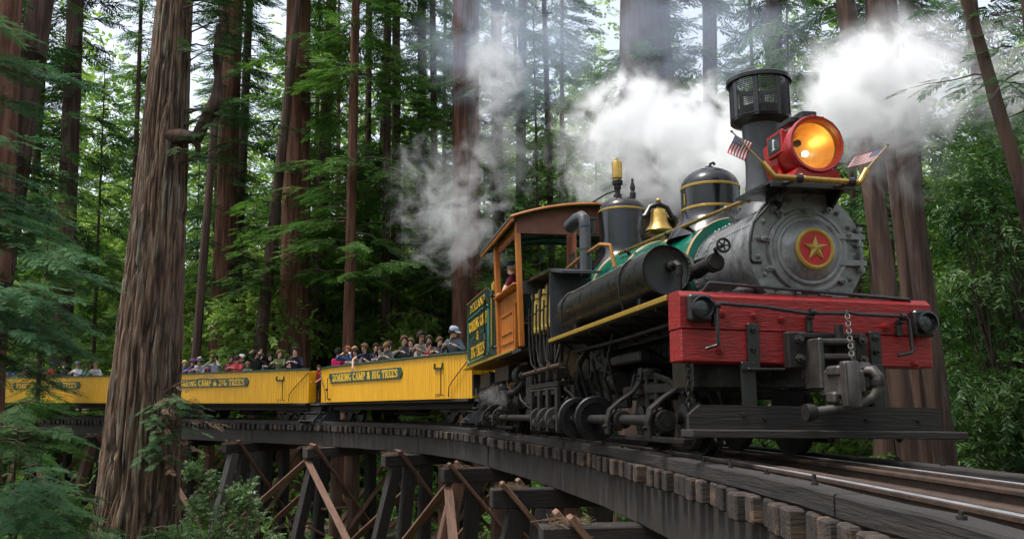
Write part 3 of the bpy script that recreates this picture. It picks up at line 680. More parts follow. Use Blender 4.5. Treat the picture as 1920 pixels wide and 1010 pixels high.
# ---------------- front beam
roll = R(1.24)
BM = Matrix.Translation((0, 0, 1.06)) @ Matrix.Rotation(roll, 4, 'Y')
beam = MB(); beam.box((0, .145, -.135), (2.45, .29, .29), .012); beam = beam.build('front_beam', RED, LOCO, BM, smooth=False)
up = MB(); up.prism([(0, 0), (.29, 0), (.29, .335), (.06, .335), (0, .285)], frm(Y, Z, X, (-1.23, -.004, .0145)), 2.455); up.build('timber', RED, beam, smooth=False)
for x_, z_ in ((-.534, .143), (-.274, .124), (-.864, -.174), (.748, .088), (1.04, -.25), (1.05, -.02), (-.828, .154)):
    mb = MB(); mb.lathe([(.042, 0), (.042, -.012), (.028, -.013), (.028, -.035), (.015, -.036), (.015, -.05)], (x_, -.003, z_), Y, 8); mb.build('bolt', RED, beam)
for x_, z_ in ((-1.077, .185), (1.09, .12)):          # marker lamps
    mb = MB(); mb.box((x_, -.055, z_), (.21, .10, .24), .02); ml = mb.build('marker_lamp', BLACK, beam)
    mb = MB(); mb.lathe([(.098, 0), (.1, -.05), (.092, -.055), (.085, -.04), (.08, -.015)], (x_ + .005, -.104, z_), Y, 28, cap=False); mb.build('lamp_ring', BLACK, ml)
    mb = MB(); mb.lathe([(.085, -.004), (.06, -.016), (.03, -.02), (.0, -.021)], (x_ + .005, -.106, z_), Y, 24, cap=False); mb.lathe([(.018, -.02), (.018, -.03)], (x_ + .005, -.106, z_), Y, 10); mb.build('lens', GLASS, ml)
for x_, t_, b_ in ((-.56, .07, -.36), (.625, .035, -.30)):
    mb = MB(); mb.box((x_, -.022, (t_ + b_) / 2), (.11, .036, t_ - b_), .006); st = mb.build('step_hanger', BLACK, beam)
    for z_ in (t_ - .06, (t_ + b_) / 2 - .02):
        mb = MB(); mb.bolt((x_, -.04, z_), -Y, .03, .03); mb.build('bolt', BLACK, st)
mb = MB(); mb.tube([(-1.035, -.10, -.17), (-.947, -.15, -.14), (-.946, -.15, .20), (-.93, -.15, .222), (-.5, -.15, .205), (-.117, -.15, .165), (.25, -.15, .175), (.313, -.15, .185), (.40, -.15, .172), (.85, -.15, .168), (.89, -.15, .14), (.915, -.15, -.14), (.90, -.15, -.155), (.784, -.13, -.185)], .017, 8)
lever = mb.build('uncoupling_lever', BLACK, beam)
for x_, z_ in ((-.95, .17), (-.05, .14), (.84, .13)):
    mb = MB(); mb.box((x_ + .03, -.03, z_ - .06), (.05, .06, .15), .01); mb.box((x_ + .01, -.09, z_ - .0), (.04, .1, .05), .01); mb.lathe([(.03, -.025), (.03, .025)], (x_, -.15, z_ + .035), X, 12); mb.build('lever_bracket', BLACK, lever)
mb = MB(); mb.tube([(-1.0, .1, .345), (-.97, .06, .37), (-.945, .04, .42), (-.93, .04, .43), (-.15, .04, .402), (.6, .04, .372), (1.04, .04, .352), (1.05, .04, .335), (1.02, .06, .31), (.98, .1, .29)], .016, 8)
for x_ in (-.1,): mb.cyl((x_, .04, .40), (x_, .06, .34), .014, n=8)
mb.build('grab_rail', BLACK, beam)
mb = MB()
for i in range(7): mb.box((RNG.uniform(-.9, .9), .2, .36), (RNG.uniform(.08, .25), .15, .03), .006, rot=(0, 0, RNG.uniform(-.2, .2)))
mb.build('clutter_plate', IRON, beam, Matrix.Translation((0, 0, 0)))
def chain(name, p0, p1, n, r, mat, parent, link_len):
    """each link its own part, alternate links turned"""
    mb = MB(); k = 14
    pts = []
    for i in range(k):
        a = 2 * math.pi * i / k; pts.append((r * 1.1 * math.cos(a), 0, link_len * .62 * math.sin(a)))
    mb.tube(pts, r * .34, 6, closed=True); me = mb.me('chain_link', mat)
    p0, p1 = Vector(p0), Vector(p1); d = (p1 - p0).normalized()
    for i in range(n):
        t = (i + .5) / n; p = p0.lerp(p1, t); z = d; x = z.orthogonal().normalized(); y = z.cross(x)
        if i % 2: x, y = y, -x
        o = obj('chain_link', me, parent, frm(x, y, z, p))
chain('c', (-1.143, .05, -.265), (-1.13, .06, -.70), 9, .024, IRON, beam, .062)
# coupler
mb = MB(); mb.box((-.17, -.05, .905), (.20, .10, .33), .015); mb.box((.44, -.05, .90), (.13, .10, .31), .015); mb.box((.12, -.09, 1.03), (.56, .12, .05), .012); mb.box((.12, -.04, .8), (.5, .06, .3), .01)
cp = mb.build('coupler_pocket', IRON, LOCO)
for x_, z_ in ((-.17, 1.0), (-.17, .83), (.44, .99), (.44, .82)):
    mb = MB(); mb.lathe([(.038, 0), (.038, -.03), (.022, -.032), (.022, -.075)], (x_, -.10, z_), Y, 8); mb.build('bolt', WORN, cp)
mb = MB()   # open cast frame standing forward
mb.box((-.085, -.20, .775), (.055, .28, .44), .014); mb.box((.05, -.27, .965), (.30, .13, .05), .014); mb.box((.05, -.28, .835), (.27, .11, .05), .012); mb.box((.03, -.28, .70), (.24, .11, .05), .012); mb.box((.02, -.27, .58), (.20, .13, .055), .012); mb.box((.22, -.2, .80), (.05, .26, .36), .012)
cf = mb.build('coupler_frame', WORN, cp)
mb = MB(); mb.cyl((.17, -.2, .99), (.17, -.2, 1.12), .04, n=14); mb.cyl((.17, -.2, .985), (.17, -.2, .995), .075, n=14); mb.build('coupler_pin', IRON, cp)
mb = MB(); mb.box((-.012, -.42, .60), (.15, .36, .25), .03); mb.box((-.06, -.5, .70), (.09, .2, .09), .02); mb.box((.11, -.46, .61), (.10, .26, .21), .025); mb.box((-.09, -.48, .48), (.07, .14, .1), .02); kn = mb.build('coupler_head', WORN, cp)
mb = MB(); mb.lathe([(.07, 0), (.076, .02), (.076, .36), (.068, .375)], (-.015, -.63, .40), Z, 20); mb.box((-.02, -.66, .585), (.145, .05, .372), .012); mb.build('knuckle', WORN, kn)
chain('c', (.20, -.30, 1.23), (.045, -.58, .79), 13, .017, WORN, cp, .05)
mb = MB(); mb.tube([(.19, -.5, .70), (.235, -.58, .695), (.25, -.62, .65), (.245, -.62, .56), (.20, -.6, .48), (.10, -.56, .42), (-.08, -.5, .385), (-.28, -.46, .36)], [.05, .05, .046, .04, .04, .04, .04, .04], 14)
hose = mb.build('brake_hose', WORN, LOCO)
mb = MB(); mb.lathe([(.07, -.04), (.075, 0), (.06, .05)], (-.30, -.46, .36), X, 12); mb.build('gladhand', IRON, hose); mb = MB(); mb.lathe([(.058, -.025), (.06, .0), (.058, .025)], (.246, -.62, .60), Z, 14); mb.lathe([(.06, -.05), (.065, 0), (.04, .06)], (.2, -.5, .72), (.6, -.6, .2), 10); mb.build('hose_fitting', IRON, hose)
# pilot board and step with their posts
PM = Matrix.Translation((0, 0, 0)) @ Matrix.Rotation(R(1.0), 4, 'Y')
mb = MB(); mb.prism([(-1.245, .20), (1.14, .20), (1.14, .39), (1.06, .41), (-1.14, .41), (-1.245, .325)], frm(X, Z, -Y, (0, -.09, 0)), .06); pb = mb.build('pilot_board', TIMBER, LOCO, PM, smooth=False)
mb = MB(); mb.box((-.06, -.28, .172), (2.52, .27, .065), .008); mb.build('step_plank', TIMBER, pb, smooth=False)
for x_, z_ in ((-.56, .30), (-.75, .33), (.4, .3), (.9, .3)):
    mb = MB(); mb.bolt((x_, -.15, z_), -Y, .02, .015); mb.build('bolt', IRON, pb)
for x_, z_ in ((-.64, .76), (.60, .74)):
    mb = MB(); mb.box((x_, -.055, (z_ + .36) / 2), (.13, .045, z_ - .36 + .08), .008); mb.box((x_ + .1, -.14, z_ - .03), (.34, .16, .02), .004) if x_ < 0 else None; mb.build('pilot_post', BLACK, LOCO)
mb = MB()
for x_ in (-.9, .2, .9): mb.tube([(x_, -.02, .3), (x_ + .12, .3, .1), (x_ + .15, .8, .45)], .03, 8)
mb.build('pilot_brace', IRON, LOCO)
# ---------------- frame, running boards
mb = MB()
for x_ in (-.36, .36): mb.box((x_, 7.2, 1.08), (.1, 13.9, .32), .01)
for y_ in (1.2, 4.0, 7.0, 10., 13.): mb.box((0, y_, 1.0), (1.5, .2, .2), .01)
mb.build('main_frame', BLACK, LOCO)
mb = MB(); mb.box((-.79, 2.72, 1.375), (.86, 4.85, .04), .004)
rb = mb.build('running_board', TIMBER, LOCO)
mb = MB(); mb.box((-1.235, 2.72, 1.40), (.03, 4.86, .055), .008); mb.build('running_board_edge', GOLDP, rb)
for i in range(6):
    mb = MB(); y_ = .7 + i * .8; mb.tube([(-1.2, y_, 1.345), (-.4, y_ + .0, 1.34), (-.36, y_, 1.1)], .018, 6); mb.tube([(-1.15, y_, 1.34), (-.38, y_ + .3, .96)], .016, 6); mb.build('board_bracket', IRON, rb)
mb = MB(); mb.box((.98, 2.72, 1.375), (.5, 4.85, .04), .004); mb.build('running_board', TIMBER, LOCO)
for i, (x_, z_) in enumerate(((-1.0, 1.22), (-.8, 1.18), (-.65, 1.25))):
    mb = MB(); mb.tube([(x_, .6, z_), (x_, 2.4, z_ - .02), (x_ + .03, 4.8, z_)], .022, 6); mb.build('under_pipe', IRON, LOCO)
# air tank
mb = MB(); tx, tz, tr = -1.005, 1.765, .245
mb.lathe([(tr - .012, -.0), (tr + .004, -.012), (tr + .006, .02), (tr - .002, .024), (tr - .002, 3.72), (tr - .03, 3.76)], (tx, .9, tz), Y, 48, cap=False); mb.lathe([(tr - .012, .015), (tr - .06, .035), (.03, .03), (.0, .03)], (tx, .9, tz), Y, 48, cap=False)
tank = mb.build('air_tank', BLACK, LOCO)
mb = MB(); rivets(mb, [Vector((tx + (tr) * math.cos(R(118)), 1.2 + i * .05, tz + tr * math.sin(R(118)))) for i in range(66)], [Vector((math.cos(R(118)), 0, math.sin(R(118))))] * 66, .010); tag(mb.build('rivets', BLACK, tank), kind='stuff')
for y_ in (1.65, 4.3):
    mb = MB(); mb.tube([(tx + .24, y_, 1.42), (tx + (tr + .012), y_, tz)] + [tuple(p) for p in arc((tx, y_, tz), tr + .012, 0, 180, 14, X, Z)] + [(tx - tr - .01, y_, 1.6), (tx - .2, y_, 1.40)], .012, 6); mb.build('tank_strap', IRON, tank)
    mb = MB(); mb.box((tx, y_ - .3, 1.46), (.3, .08, .14), .01); mb.build('tank_saddle', BLACK, tank)
mb = MB(); mb.lathe([(.05, 0), (.05, -.05), (.03, -.06)], (tx + .06, .925, tz + .04), Y, 10); mb.tube([(tx + .06, .9, tz + .04), (tx + .07, .80, tz + .05), (tx + .085, .77, tz + .02), (tx + .085, .765, tz - .08), (tx + .08, .77, tz - .33)], [.032, .034, .036, .026, .026], 12); mb.lathe([(.034, 0), (.036, .05)], (tx + .085, .766, tz - .07), Z, 12); mb.build('drain_pipe', IRON, tank)
# feed pipe, valve and handwheel beside the boiler
mb = MB(); mb.tube([(-.52, .78, 1.84), (-.5, 1.0, 1.85), (-.42, 1.9, 1.86), (-.36, 2.8, 1.86)], .075, 14); mb.lathe([(.095, 0), (.095, .1)], (-.51, .82, 1.84), Y, 14); mb.lathe([(.09, 0), (.09, .06)], (-.46, 1.4, 1.855), Y, 14); mb.tube([(-.50, .8, 1.92), (-.56, .72, 1.95), (-.52, .62, 1.97)], .02, 6); mb.tube([(-.5, .9, 1.92), (-.48, 1.3, 1.95), (-.5, 1.8, 1.96)], .016, 6); fp = mb.build('feed_pipe', IRON, LOCO)
mb = MB(); mb.tube([(-.52 + .065 * math.cos(R(a)), .60, 1.97 + .065 * math.sin(R(a))) for a in range(0, 360, 24)], .013, 6, closed=True)
for a in range(0, 360, 72): mb.cyl((-.52, .60, 1.97), (-.52 + .065 * math.cos(R(a)), .60, 1.97 + .065 * math.sin(R(a))), .008, n=5)
mb.build('handwheel', IRON, fp)
mb = MB(); mb.tube([(-.75, 1.3, 2.02), (-.62, 1.5, 2.06), (-.52, 1.45, 1.98), (-.5, 1.4, 1.88)], .022, 8); mb.build('air_pipe', WORN, tank)
mb = MB(); mb.lathe([(.10, 0), (.11, .05), (.11, .12), (.05, .16)], (-.35, .58, 1.40), Z, 14); mb.tube([(-.35, .58, 1.5), (-.2, .7, 1.55), (-.1, .9, 1.5)], .03, 8); mb.box((-.65, .5, 1.40), (.3, .25, .05), .01); mb.build('lubricator', IRON, LOCO)
# vent pipe with elbow
vx, vy = -.72, 4.95
mb = MB(); mb.tube([(vx, vy, 2.32), (vx, vy, 3.10), (vx - .005, vy + .03, 3.19), (vx - .02, vy + .10, 3.24), (vx - .05, vy + .26, 3.23), (vx - .10, vy + .5, 3.17)], [.085, .085, .088, .088, .1, .105], 20)
for z in (2.72, 3.06): mb.lathe([(.089, 0), (.092, .012), (.089, .024)], (vx, vy, z), Z, 20, cap=False)
vp = mb.build('vent_pipe', DARKGREY, LOCO); mb = MB(); mb.lathe([(.06, 0), (.065, .18), (.05, .2)], (vx + .13, vy + .1, 3.0), Z, 12); mb.box((vx + .12, vy + .05, 3.2), (.2, .05, .02), .003); mb.box((vx + .12, vy + .05, 2.98), (.2, .05, .02), .003); mb.build('pipe_bracket', BLACK, vp)
mb = MB(); mb.tube([(-.9, 7.2, 2.45), (-.86, 6.2, 2.5), (-.74, 5.1, 2.64), (-.62, 4.5, 2.72), (-.52, 4.35, 2.68), (-.5, 4.33, 2.5), (-.48, 4.3, 2.36)], .03, 10); mb.build('injector_pipe', M('copper', (.5, .24, .07), (.38, .17, .05), rough=.3, metal=.7), LOCO)
# engine jacket, cylinders, crank
mb = MB(); mb.prism([(-.62, 1.45), (-.62, 2.42), (-.70, 2.46), (-1.12, 2.46), (-1.2, 2.40), (-1.2, 1.45)], frm(X, Z, -Y, (0, 5.2, 0)), .03); mb.prism([(4.5, 2.30), (5.2, 2.43), (5.2, 2.47), (4.5, 2.34)], frm(Y, Z, X, (-1.19, 0, 0)), .58)
jk = mb.build('engine_jacket', DARKGREY, LOCO, smooth=False)
mb = MB(); mb.tube([(-1.2, 5.2, 1.5), (-1.2, 5.2, 2.40), (-1.14, 5.2, 2.46), (-.62, 5.2, 2.47)], .012, 6); mb.build('jacket_bead', BLACK, jk)
mb = MB(); mb.prism([(5.22, 2.44), (6.95, 2.52), (6.95, 2.56), (5.22, 2.49)], frm(Y, Z, X, (-1.2, 0, 0)), .55); mb.build('engine_roof', BLACK, LOCO, smooth=False)
mb = MB(); mb.box((-.62, 6.0, 1.6), (.08, 1.7, 1.5), .01); mb.build('firebox_wrapper', BLACK, LOCO)
for i in range(3):
    y_ = 5.52 + i * .55; mb = MB(); mb.lathe([(.19, 1.62), (.21, 1.64), (.21, 1.7), (.19, 1.72), (.19, 2.18), (.21, 2.2), (.21, 2.26), (.08, 2.3)], (-.98, y_, 0), Z, 24); cyl_ = mb.build('engine_cylinder', YBOIL, LOCO)
    mb = MB(); mb.tube([(-1.2, y_ - .2, 2.2), (-1.22, y_ - .2, 1.75), (-1.2, y_ - .2, 1.3), (-1.15, y_ - .15, 1.0)], .018, 6); mb.tube([(-1.22, y_ + .02, 2.05), (-1.22, y_ + .06, 1.8), (-1.21, y_ + .08, 1.4), (-1.2, y_, 1.15), (-1.12, y_ - .1, 1.02)], .014, 6); mb.tube([(-1.22, y_ - .2, 1.95), (-1.22, y_ + .3, 1.9)], .012, 6); mb.cyl((-1.2, y_ - .2, 2.14), (-1.2, y_ - .2, 2.26), .03, n=8); mb.build('cylinder_pipes', IRON, cyl_)
    mb = MB(); mb.lathe([(.035, .62), (.035, 1.62)], (-.98, y_, 0), Z, 10); mb.box((-.98, y_, .95), (.2, .14, .2), .02); mb.box((-1.0, y_ + .18, 1.1), (.06, .1, .9), .01); mb.tube([(-.98, y_, .9), (-1.02, y_ + .04, .55), (-1.05, y_ + .08, .30)], [.05, .04, .06], 8); mb.build('connecting_rod', IRON, cyl_)
    mb = MB(); mb.lathe([(.16, -.04), (.17, 0), (.16, .04)], (-1.05, y_ + .08, .29), Y, 20); mb.lathe([(.07, -.1), (.07, .1)], (-1.12, y_ + .08, .22), Y, 12); mb.lathe([(.1, -.015), (.1, .015)], (-1.1, y_ + .24, .3), Y, 16); mb.build('crank_web', WORN, cyl_)
mb = MB(); mb.box((-1.06, 6.05, .79), (.16, 1.9, .08), .01); mb.box((-1.1, 6.05, .71), (.04, 1.9, .14), .006)
ef = mb.build('engine_bed', IRON, LOCO)
for i in range(12):
    mb = MB(); mb.bolt((-1.125, 5.2 + i * .155, .72), -X, .02, .02); mb.build('bolt', WORN, ef)
mb = MB(); mb.tube([(-1.2, 4.6, 1.03), (-1.2, 7.4, 1.0)], .035, 8); mb.lathe([(.055, 0), (.055, .07)], (-1.2, 5.2, 1.03), Y, 10); mb.lathe([(.055, 0), (.055, .07)], (-1.2, 6.1, 1.015), Y, 10); mb.lathe([(.06, 0), (.06, .08)], (-1.2, 7.3, 1.0), Y, 10); mb.build('reach_rod', RAILW, LOCO)
mb = MB()
for i in range(4): y_ = 5.1 + i * .6; mb.prism([(-.09, .72), (.09, .72), (.05, .1), (-.05, .1)], frm(Y, Z, X, (-1.16, y_, 0)), .05)
mb.build('crank_bearing', IRON, LOCO, smooth=False)
mb = MB(); mb.tube([(-1.16, 4.7, 1.4), (-1.2, 4.75, 1.2), (-1.2, 5.0, 1.0), (-1.16, 5.2, .95)], .02, 8); mb.build('steam_pipe', WORN, LOCO)
# drive shaft along the side, with universal joint drums
mb = MB(); mb.cyl((-1.08, .8, .29), (-1.08, 12.6, .29), .055, n=14); shaft = mb.build('drive_shaft', IRON, LOCO)
for y_ in (3.55, 4.45):
    mb = MB(); mb.lathe([(.2, -.06), (.265, -.055), (.28, -.03), (.265, .0), (.23, .03), (.2, .05)], (-1.02, y_, .30), Y, 36, cap=False); mb.lathe([(.2, -.05), (.06, -.03)], (-1.02, y_, .30), Y, 36, cap=False); mb.lathe([(.22, .03), (.06, .02)], (-1.02, y_, .30), Y, 36, cap=False); mb.build('joint_flange', BLACK, shaft)
mb = MB(); mb.lathe([(.11, 0), (.12, .1), (.12, .6), (.10, .78)], (-1.02, 3.62, .30), Y, 24); mb.box((-1.02, 4.0, .42), (.16, .5, .08), .02); mb.build('slip_joint', GLOSS, shaft)
def truck(yc, nm):
    mb = MB()
    for x_ in (-.78, .78): mb.box((x_, yc, .62), (.09, 2.0, .10), .01); mb.box((x_, yc, .08), (.09, 1.9, .06), .01)
    mb.box((0, yc, .6), (1.6, .36, .2), .02)
    for x_ in (-.8, .8):
        mb.tube([(x_, yc - 1.0, .55), (x_, yc - .5, .7), (x_, yc - .15, .76), (x_, yc + .15, .76), (x_, yc + .5, .7), (x_, yc + 1.0, .55)], .035, 6)
        for dy in (-.15, .15): mb.cyl((x_, yc + dy, .1), (x_, yc + dy, .78), .03, n=8)
        mb.lathe([(.08, .76), (.1, .8), (.1, .84), (.03, .85)], (x_, yc, 0), Z, 12)
    t = mb.build('bogie', IRON, LOCO)
    for dy in (-.68, .68):
        for x_ in (-.487, .487):
            mb = MB(); sg = 1 if x_ > 0 else -1
            mb.lathe([(.37, -.05), (.405, -.045), (.41, -.03), (.375, -.02), (.37, .06), (.34, .062), (.33, .03), (.13, .02), (.12, .07), (.0, .072)], (x_ + .0, yc + dy, .305), X * sg, 40, cap=False); mb.lathe([(.37, -.05), (.1, -.04), (.0, -.04)], (x_, yc + dy, .305), X * sg, 40, cap=False); wh = mb.build('wheel', IRON, t)
        mb = MB(); mb.cyl((-.8, yc + dy, .305), (.8, yc + dy, .305), .06, n=12); mb.build('axle', IRON, t)
        g = MB(); gn = 34; pr = []                 # bevel gear on the wheel face
        for i in range(gn * 2): r_ = .33 if i % 2 else .29; a = math.pi * i / gn; pr.append((r_ * math.cos(a), r_ * math.sin(a)))
        g.prism(pr, frm(Y, Z, X, (-.68, yc + dy, .305)), .06); g.lathe([(.15, 0), (.15, -.04), (.08, -.06)], (-.68, yc + dy, .305), X, 20); g.build('bevel_gear', IRON, t, smooth=False)
        p = MB(); pr = [(( .13 if i % 2 else .10) * math.cos(math.pi * i / 12), (.13 if i % 2 else .10) * math.sin(math.pi * i / 12)) for i in range(24)]
        p.prism(pr, frm(X, Z, -Y, (-1.08, yc + dy - .2, .29)), .1); p.lathe([(.1, 0), (.11, .28)], (-1.08, yc + dy - .5, .29), Y, 16); p.build('pinion', IRON, t, smooth=False)
        # curved hanger strap that carries the shaft bearing
        h = MB(); pts = [(-.82, .86), (-.84, .72), (-.92, .60), (-1.08, .50), (-1.2, .40), (-1.235, .28), (-1.23, .14)]
        for i in range(len(pts) - 1):
            a, b = Vector((pts[i][0], yc + dy - .38, pts[i][1])), Vector((pts[i + 1][0], yc + dy - .38, pts[i + 1][1]))
            h.box((0, 0, 0), ((b - a).length * 1.12, .13, .03), .004, along(a, b, (0, 1, 0)) @ Matrix.Rotation(R(90), 4, 'X'))
        h.bolt((-1.25, yc + dy - .38, .22), -X, .025, .02); h.bolt((-.86, yc + dy - .36, .78), -Y, .015, .02); h.bolt((-.86, yc + dy - .4, .72), -Y, .015, .02)
        h.tube([(-.95, yc + dy - .36, .55), (-.82, yc + dy - .15, .8)], .018, 6); h.lathe([(.1, 0), (.1, .12)], (-1.08, yc + dy - .44, .29), Y, 16); h.build('shaft_hanger', IRON, t)
    return t
truck(2.0, 'front'); truck(11.4, 'rear')
mb = MB(); mb.tube([(-1.05, 8.0, .9), (-1.1, 8.6, .75), (-1.15, 8.9, .75)], .05, 8); mb.cyl((-1.2, 9.2, .88), (-1.2, 9.5, .88), .05, n=10); mb.cyl((-1.2, 9.2, .45), (-1.2, 9.55, .45), .05, n=10); mb.lathe([(.16, 0), (.18, .05), (.18, .3), (.16, .35)], (-1.0, 8.2, 1.05), Y, 20); mb.build('brake_gear', IRON, LOCO)
mb = MB(); mb.box((0, 9.6, .92), (1.7, 2.0, .4), .02); mb.build('ash_pan', BLACK, LOCO)
mb = MB(); mb.prism([(-.58, .62), (.85, .62), (.95, 1.9), (-.6, 1.9)], frm(X, Z, -Y, (0, 7.2, 0)), 2.9); mb.build('firebox', BLACK, LOCO, smooth=False)
for i, (x_, y_, z_, w_, l_, h_) in enumerate(((-.75, 3.9, 1.05, .3, .6, .3), (-.8, 2.9, 1.0, .14, 1.4, .12), (-.72, 1.1, .98, .2, .5, .22), (-.7, 8.6, 1.1, .5, .7, .4), (-.85, 10.4, 1.15, .4, 1.6, .3), (-.8, 12.6, 1.1, .5, 1.4, .35), (-.62, 4.5, .55, .1, 2.2, .25), (-.9, 7.6, .75, .3, .5, .5))):
    mb = MB(); mb.box((x_, y_, z_), (w_, l_, h_), .02); mb.build('frame_block', IRON, LOCO)
for i in range(7):
    y_ = 2.9 + i * .35; mb = MB(); mb.tube([(-.95 + .1 * (i % 3), y_, 1.32), (-1.0 + .12 * (i % 2), y_ + .1, 1.05), (-.9, y_ + .25, .8), (-.8, y_ + .3, .5)], .016 + .006 * (i % 3), 6); mb.build('hanging_pipe', IRON, LOCO)
# ---------------- cab
cx0, cx1, cf_, cr_ = -1.28, 1.28, 7.0, 9.15
def post(name, x, y, z0, z1, sx_=.1, sy_=.14, lean=.03, mat=CABW, parent=None):
    mb = MB(); mb.box((0, 0, (z1 - z0) / 2), (sx_, sy_, z1 - z0), .008); return mb.build(name, mat, parent, Matrix.Translation((x, y, z0)) @ Matrix.Rotation(-lean, 4, 'Y'), smooth=False)
mb = MB(); mb.box((0, 8.2, 1.41), (2.6, 2.4, .06), .008); cab = mb.build('cab', TIMBER, LOCO, smooth=False)
mb = MB(); mb.box((0, 11.0, 1.44), (2.68, 6.4, .05), .01); fl = mb.build('floor_edge', GOLDP, cab)
for x_ in (cx0, cx1):
    post('cab_post', x_, cf_, 1.46, 3.56, .09, .11, parent=cab); post('cab_post', x_, cr_, 1.46, 3.56, .10, .16, parent=cab)
    sg = -1 if x_ < 0 else 1
    mb = MB(); mb.prism([(cr_ - .07, 1.46), (7.62, 1.46), (7.58, 2.24), (7.10, 2.30), (7.08, 2.46), (cr_ - .07, 2.50)], frm(Y, Z, X, (x_ - .02 - .025 * sg, 0, 0)), .05); sp_ = mb.build('side_panel', CABW, cab, smooth=False)
    T = frm(Y, Z, X, (x_ - .028 - .03 * sg if sg < 0 else x_ + .01, 0, 0))
    for (a0, a1, b0, b1) in ((7.72, 8.98, 2.12, 2.17), (7.72, 8.98, 1.60, 1.65), (7.72, 7.78, 1.65, 2.12), (8.92, 8.98, 1.65, 2.12), (7.74, 8.96, 1.78, 1.81)):
        m2 = MB(); m2.box(((a0 + a1) / 2, (b0 + b1) / 2, 0), (a1 - a0, b1 - b0, .035), .005, T); m2.build('panel_moulding', CABW, sp_, smooth=False)
    mb = MB(); mb.box((x_ + sg * .04, 8.08, 2.515), (.2, 2.05, .045), .015, rot=(0, 0, 0)); mb.build('window_sill', CABW, cab, smooth=False)
    mb = MB(); mb.box((x_, 8.1, 3.50), (.09, 2.05, .16), .008); mb.build('eave_rail', CABW, cab, smooth=False)
    mb = MB(); mb.box((x_ + .02 * sg, 8.1, 3.40), (.03, 1.95, .05), .004); mb.build('window_track', CABIN, cab)
def roofz(x): return 3.60 + .25 * (1 - (x / 1.45) ** 2)
ra = []
for yq in (6.75, 10.35):
    ra.append([(x, yq, roofz(x)) for x in np.linspace(-1.5, 1.5, 21)])
V = ra[0] + ra[1] + [(x, y, z + .045) for x, y, z in ra[0]] + [(x, y, z + .045) for x, y, z in ra[1]]; n_ = 21; F = []
for i in range(n_ - 1): F += [(i, n_ + i, n_ + i + 1, i + 1), (2 * n_ + i, 2 * n_ + i + 1, 3 * n_ + i + 1, 3 * n_ + i), (i, i + 1, 2 * n_ + i + 1, 2 * n_ + i), (n_ + i, 3 * n_ + i, 3 * n_ + i + 1, n_ + i + 1)]
F += [(0, 2 * n_, 3 * n_, n_), (n_ - 1, 2 * n_ - 1, 4 * n_ - 1, 3 * n_ - 1)]
mb = MB(); mb.add(V, F); mb.fix = True; roof = mb.build('cab_roof', ROOFM, LOCO, angle=40)
V2 = [(x * .985, y + (.02 if y < 8 else -.02), z - .012) for x, y, z in ra[0] + ra[1]]
obj('roof_lining', mesh_np('roof_lining', V2, [(i, n_ + i, n_ + i + 1, i + 1) for i in range(n_ - 1)], CABGR, None, True), roof)
mb = MB(); mb.tube([(x, 6.73, roofz(x) + .01) for x in np.linspace(-1.5, 1.5, 21)], .022, 6); mb.build('roof_trim', CABW, roof)
for y_ in (7.4, 8.1, 8.8, 9.5, 10.1):
    mb = MB(); mb.tube([(x, y_, roofz(x) - .03) for x in np.linspace(-1.42, 1.42, 17)], .02, 5); mb.build('roof_rib', CABGR, roof)
for sg in (-1, 1):
    mb = MB(); mb.box((sg * 1.46, 8.55, 3.58), (.05, 3.55, .12), .008); mb.build('eave_board', CABW, roof, smooth=False)
mb = MB(); mb.box((.12, 8.3, 3.9), (.8, .9, .05), .01, rot=(0, -.03, 0)); mb.build('roof_hatch', PALEW, roof)
# front bulkhead: arched board above open windows
pl = [(x, roofz(x) - .012) for x in np.linspace(-1.36, 1.36, 21)] + [(1.36, 3.36), (-1.36, 3.36)]
mb = MB(); mb.prism(pl, frm(X, Z, -Y, (0, 6.98, 0)), .04); mb.build('front_board', CABIN, cab, smooth=False)
for x_, w_ in ((-.43, .13), (-.22, .04), (.2, .04)): mb = MB(); mb.box((x_, 6.97, 2.98), (w_, .05, .8), .005); mb.build('window_post', CABIN, cab, smooth=False)
mb = MB(); mb.box((-.0, 6.96, 3.12), (.42, .03, .03), .003); mb.box((.0, 6.96, 3.36), (.42, .03, .03), .003); mb.build('window_bar', CABIN, cab)
mb = MB(); mb.box((-.85, 6.98, 2.44), (.86, .04, .22), .006); mb.box((.1, 7.02, 2.2), (1.0, .04, 1.5), .006); mb.box((.95, 6.98, 2.1), (.7, .04, 1.3), .006); mb.build('front_panel', DARKGREY, cab)
CABGL = M('pane_glass', (.3, .36, .33), (.32, .38, .35), rough=.05, rvar=0); CABGL.node_tree.nodes['Principled BSDF'].inputs['Transmission Weight'].default_value = .9
mb = MB(); mb.box((-.44, 6.75, 2.95), (.02, .42, .74), .003, rot=(0, 0, .0)); mb.build('wind_wing', CABIN, cab); mb = MB(); mb.box((-.455, 6.75, 2.82), (.008, .34, .36), 0); mb.build('pane', CABGL, cab)
mb = MB(); mb.tube([(-1.1, 7.1, 3.42), (-1.0, 7.1, 3.32), (-.75, 7.1, 3.36), (-.6, 7.1, 3.42)], .012, 6); mb.tube([(-.72, 7.3, 3.36), (-.78, 7.3, 3.1), (-.9, 7.3, 2.9), (-1.0, 7.3, 2.88), (-1.1, 7.3, 2.98)], .01, 6); mb.tube([(-.62, 7.2, 3.38), (-.5, 7.2, 3.2), (-.4, 7.2, 3.12)], .01, 6); mb.build('bell_cord', BLACK, cab)
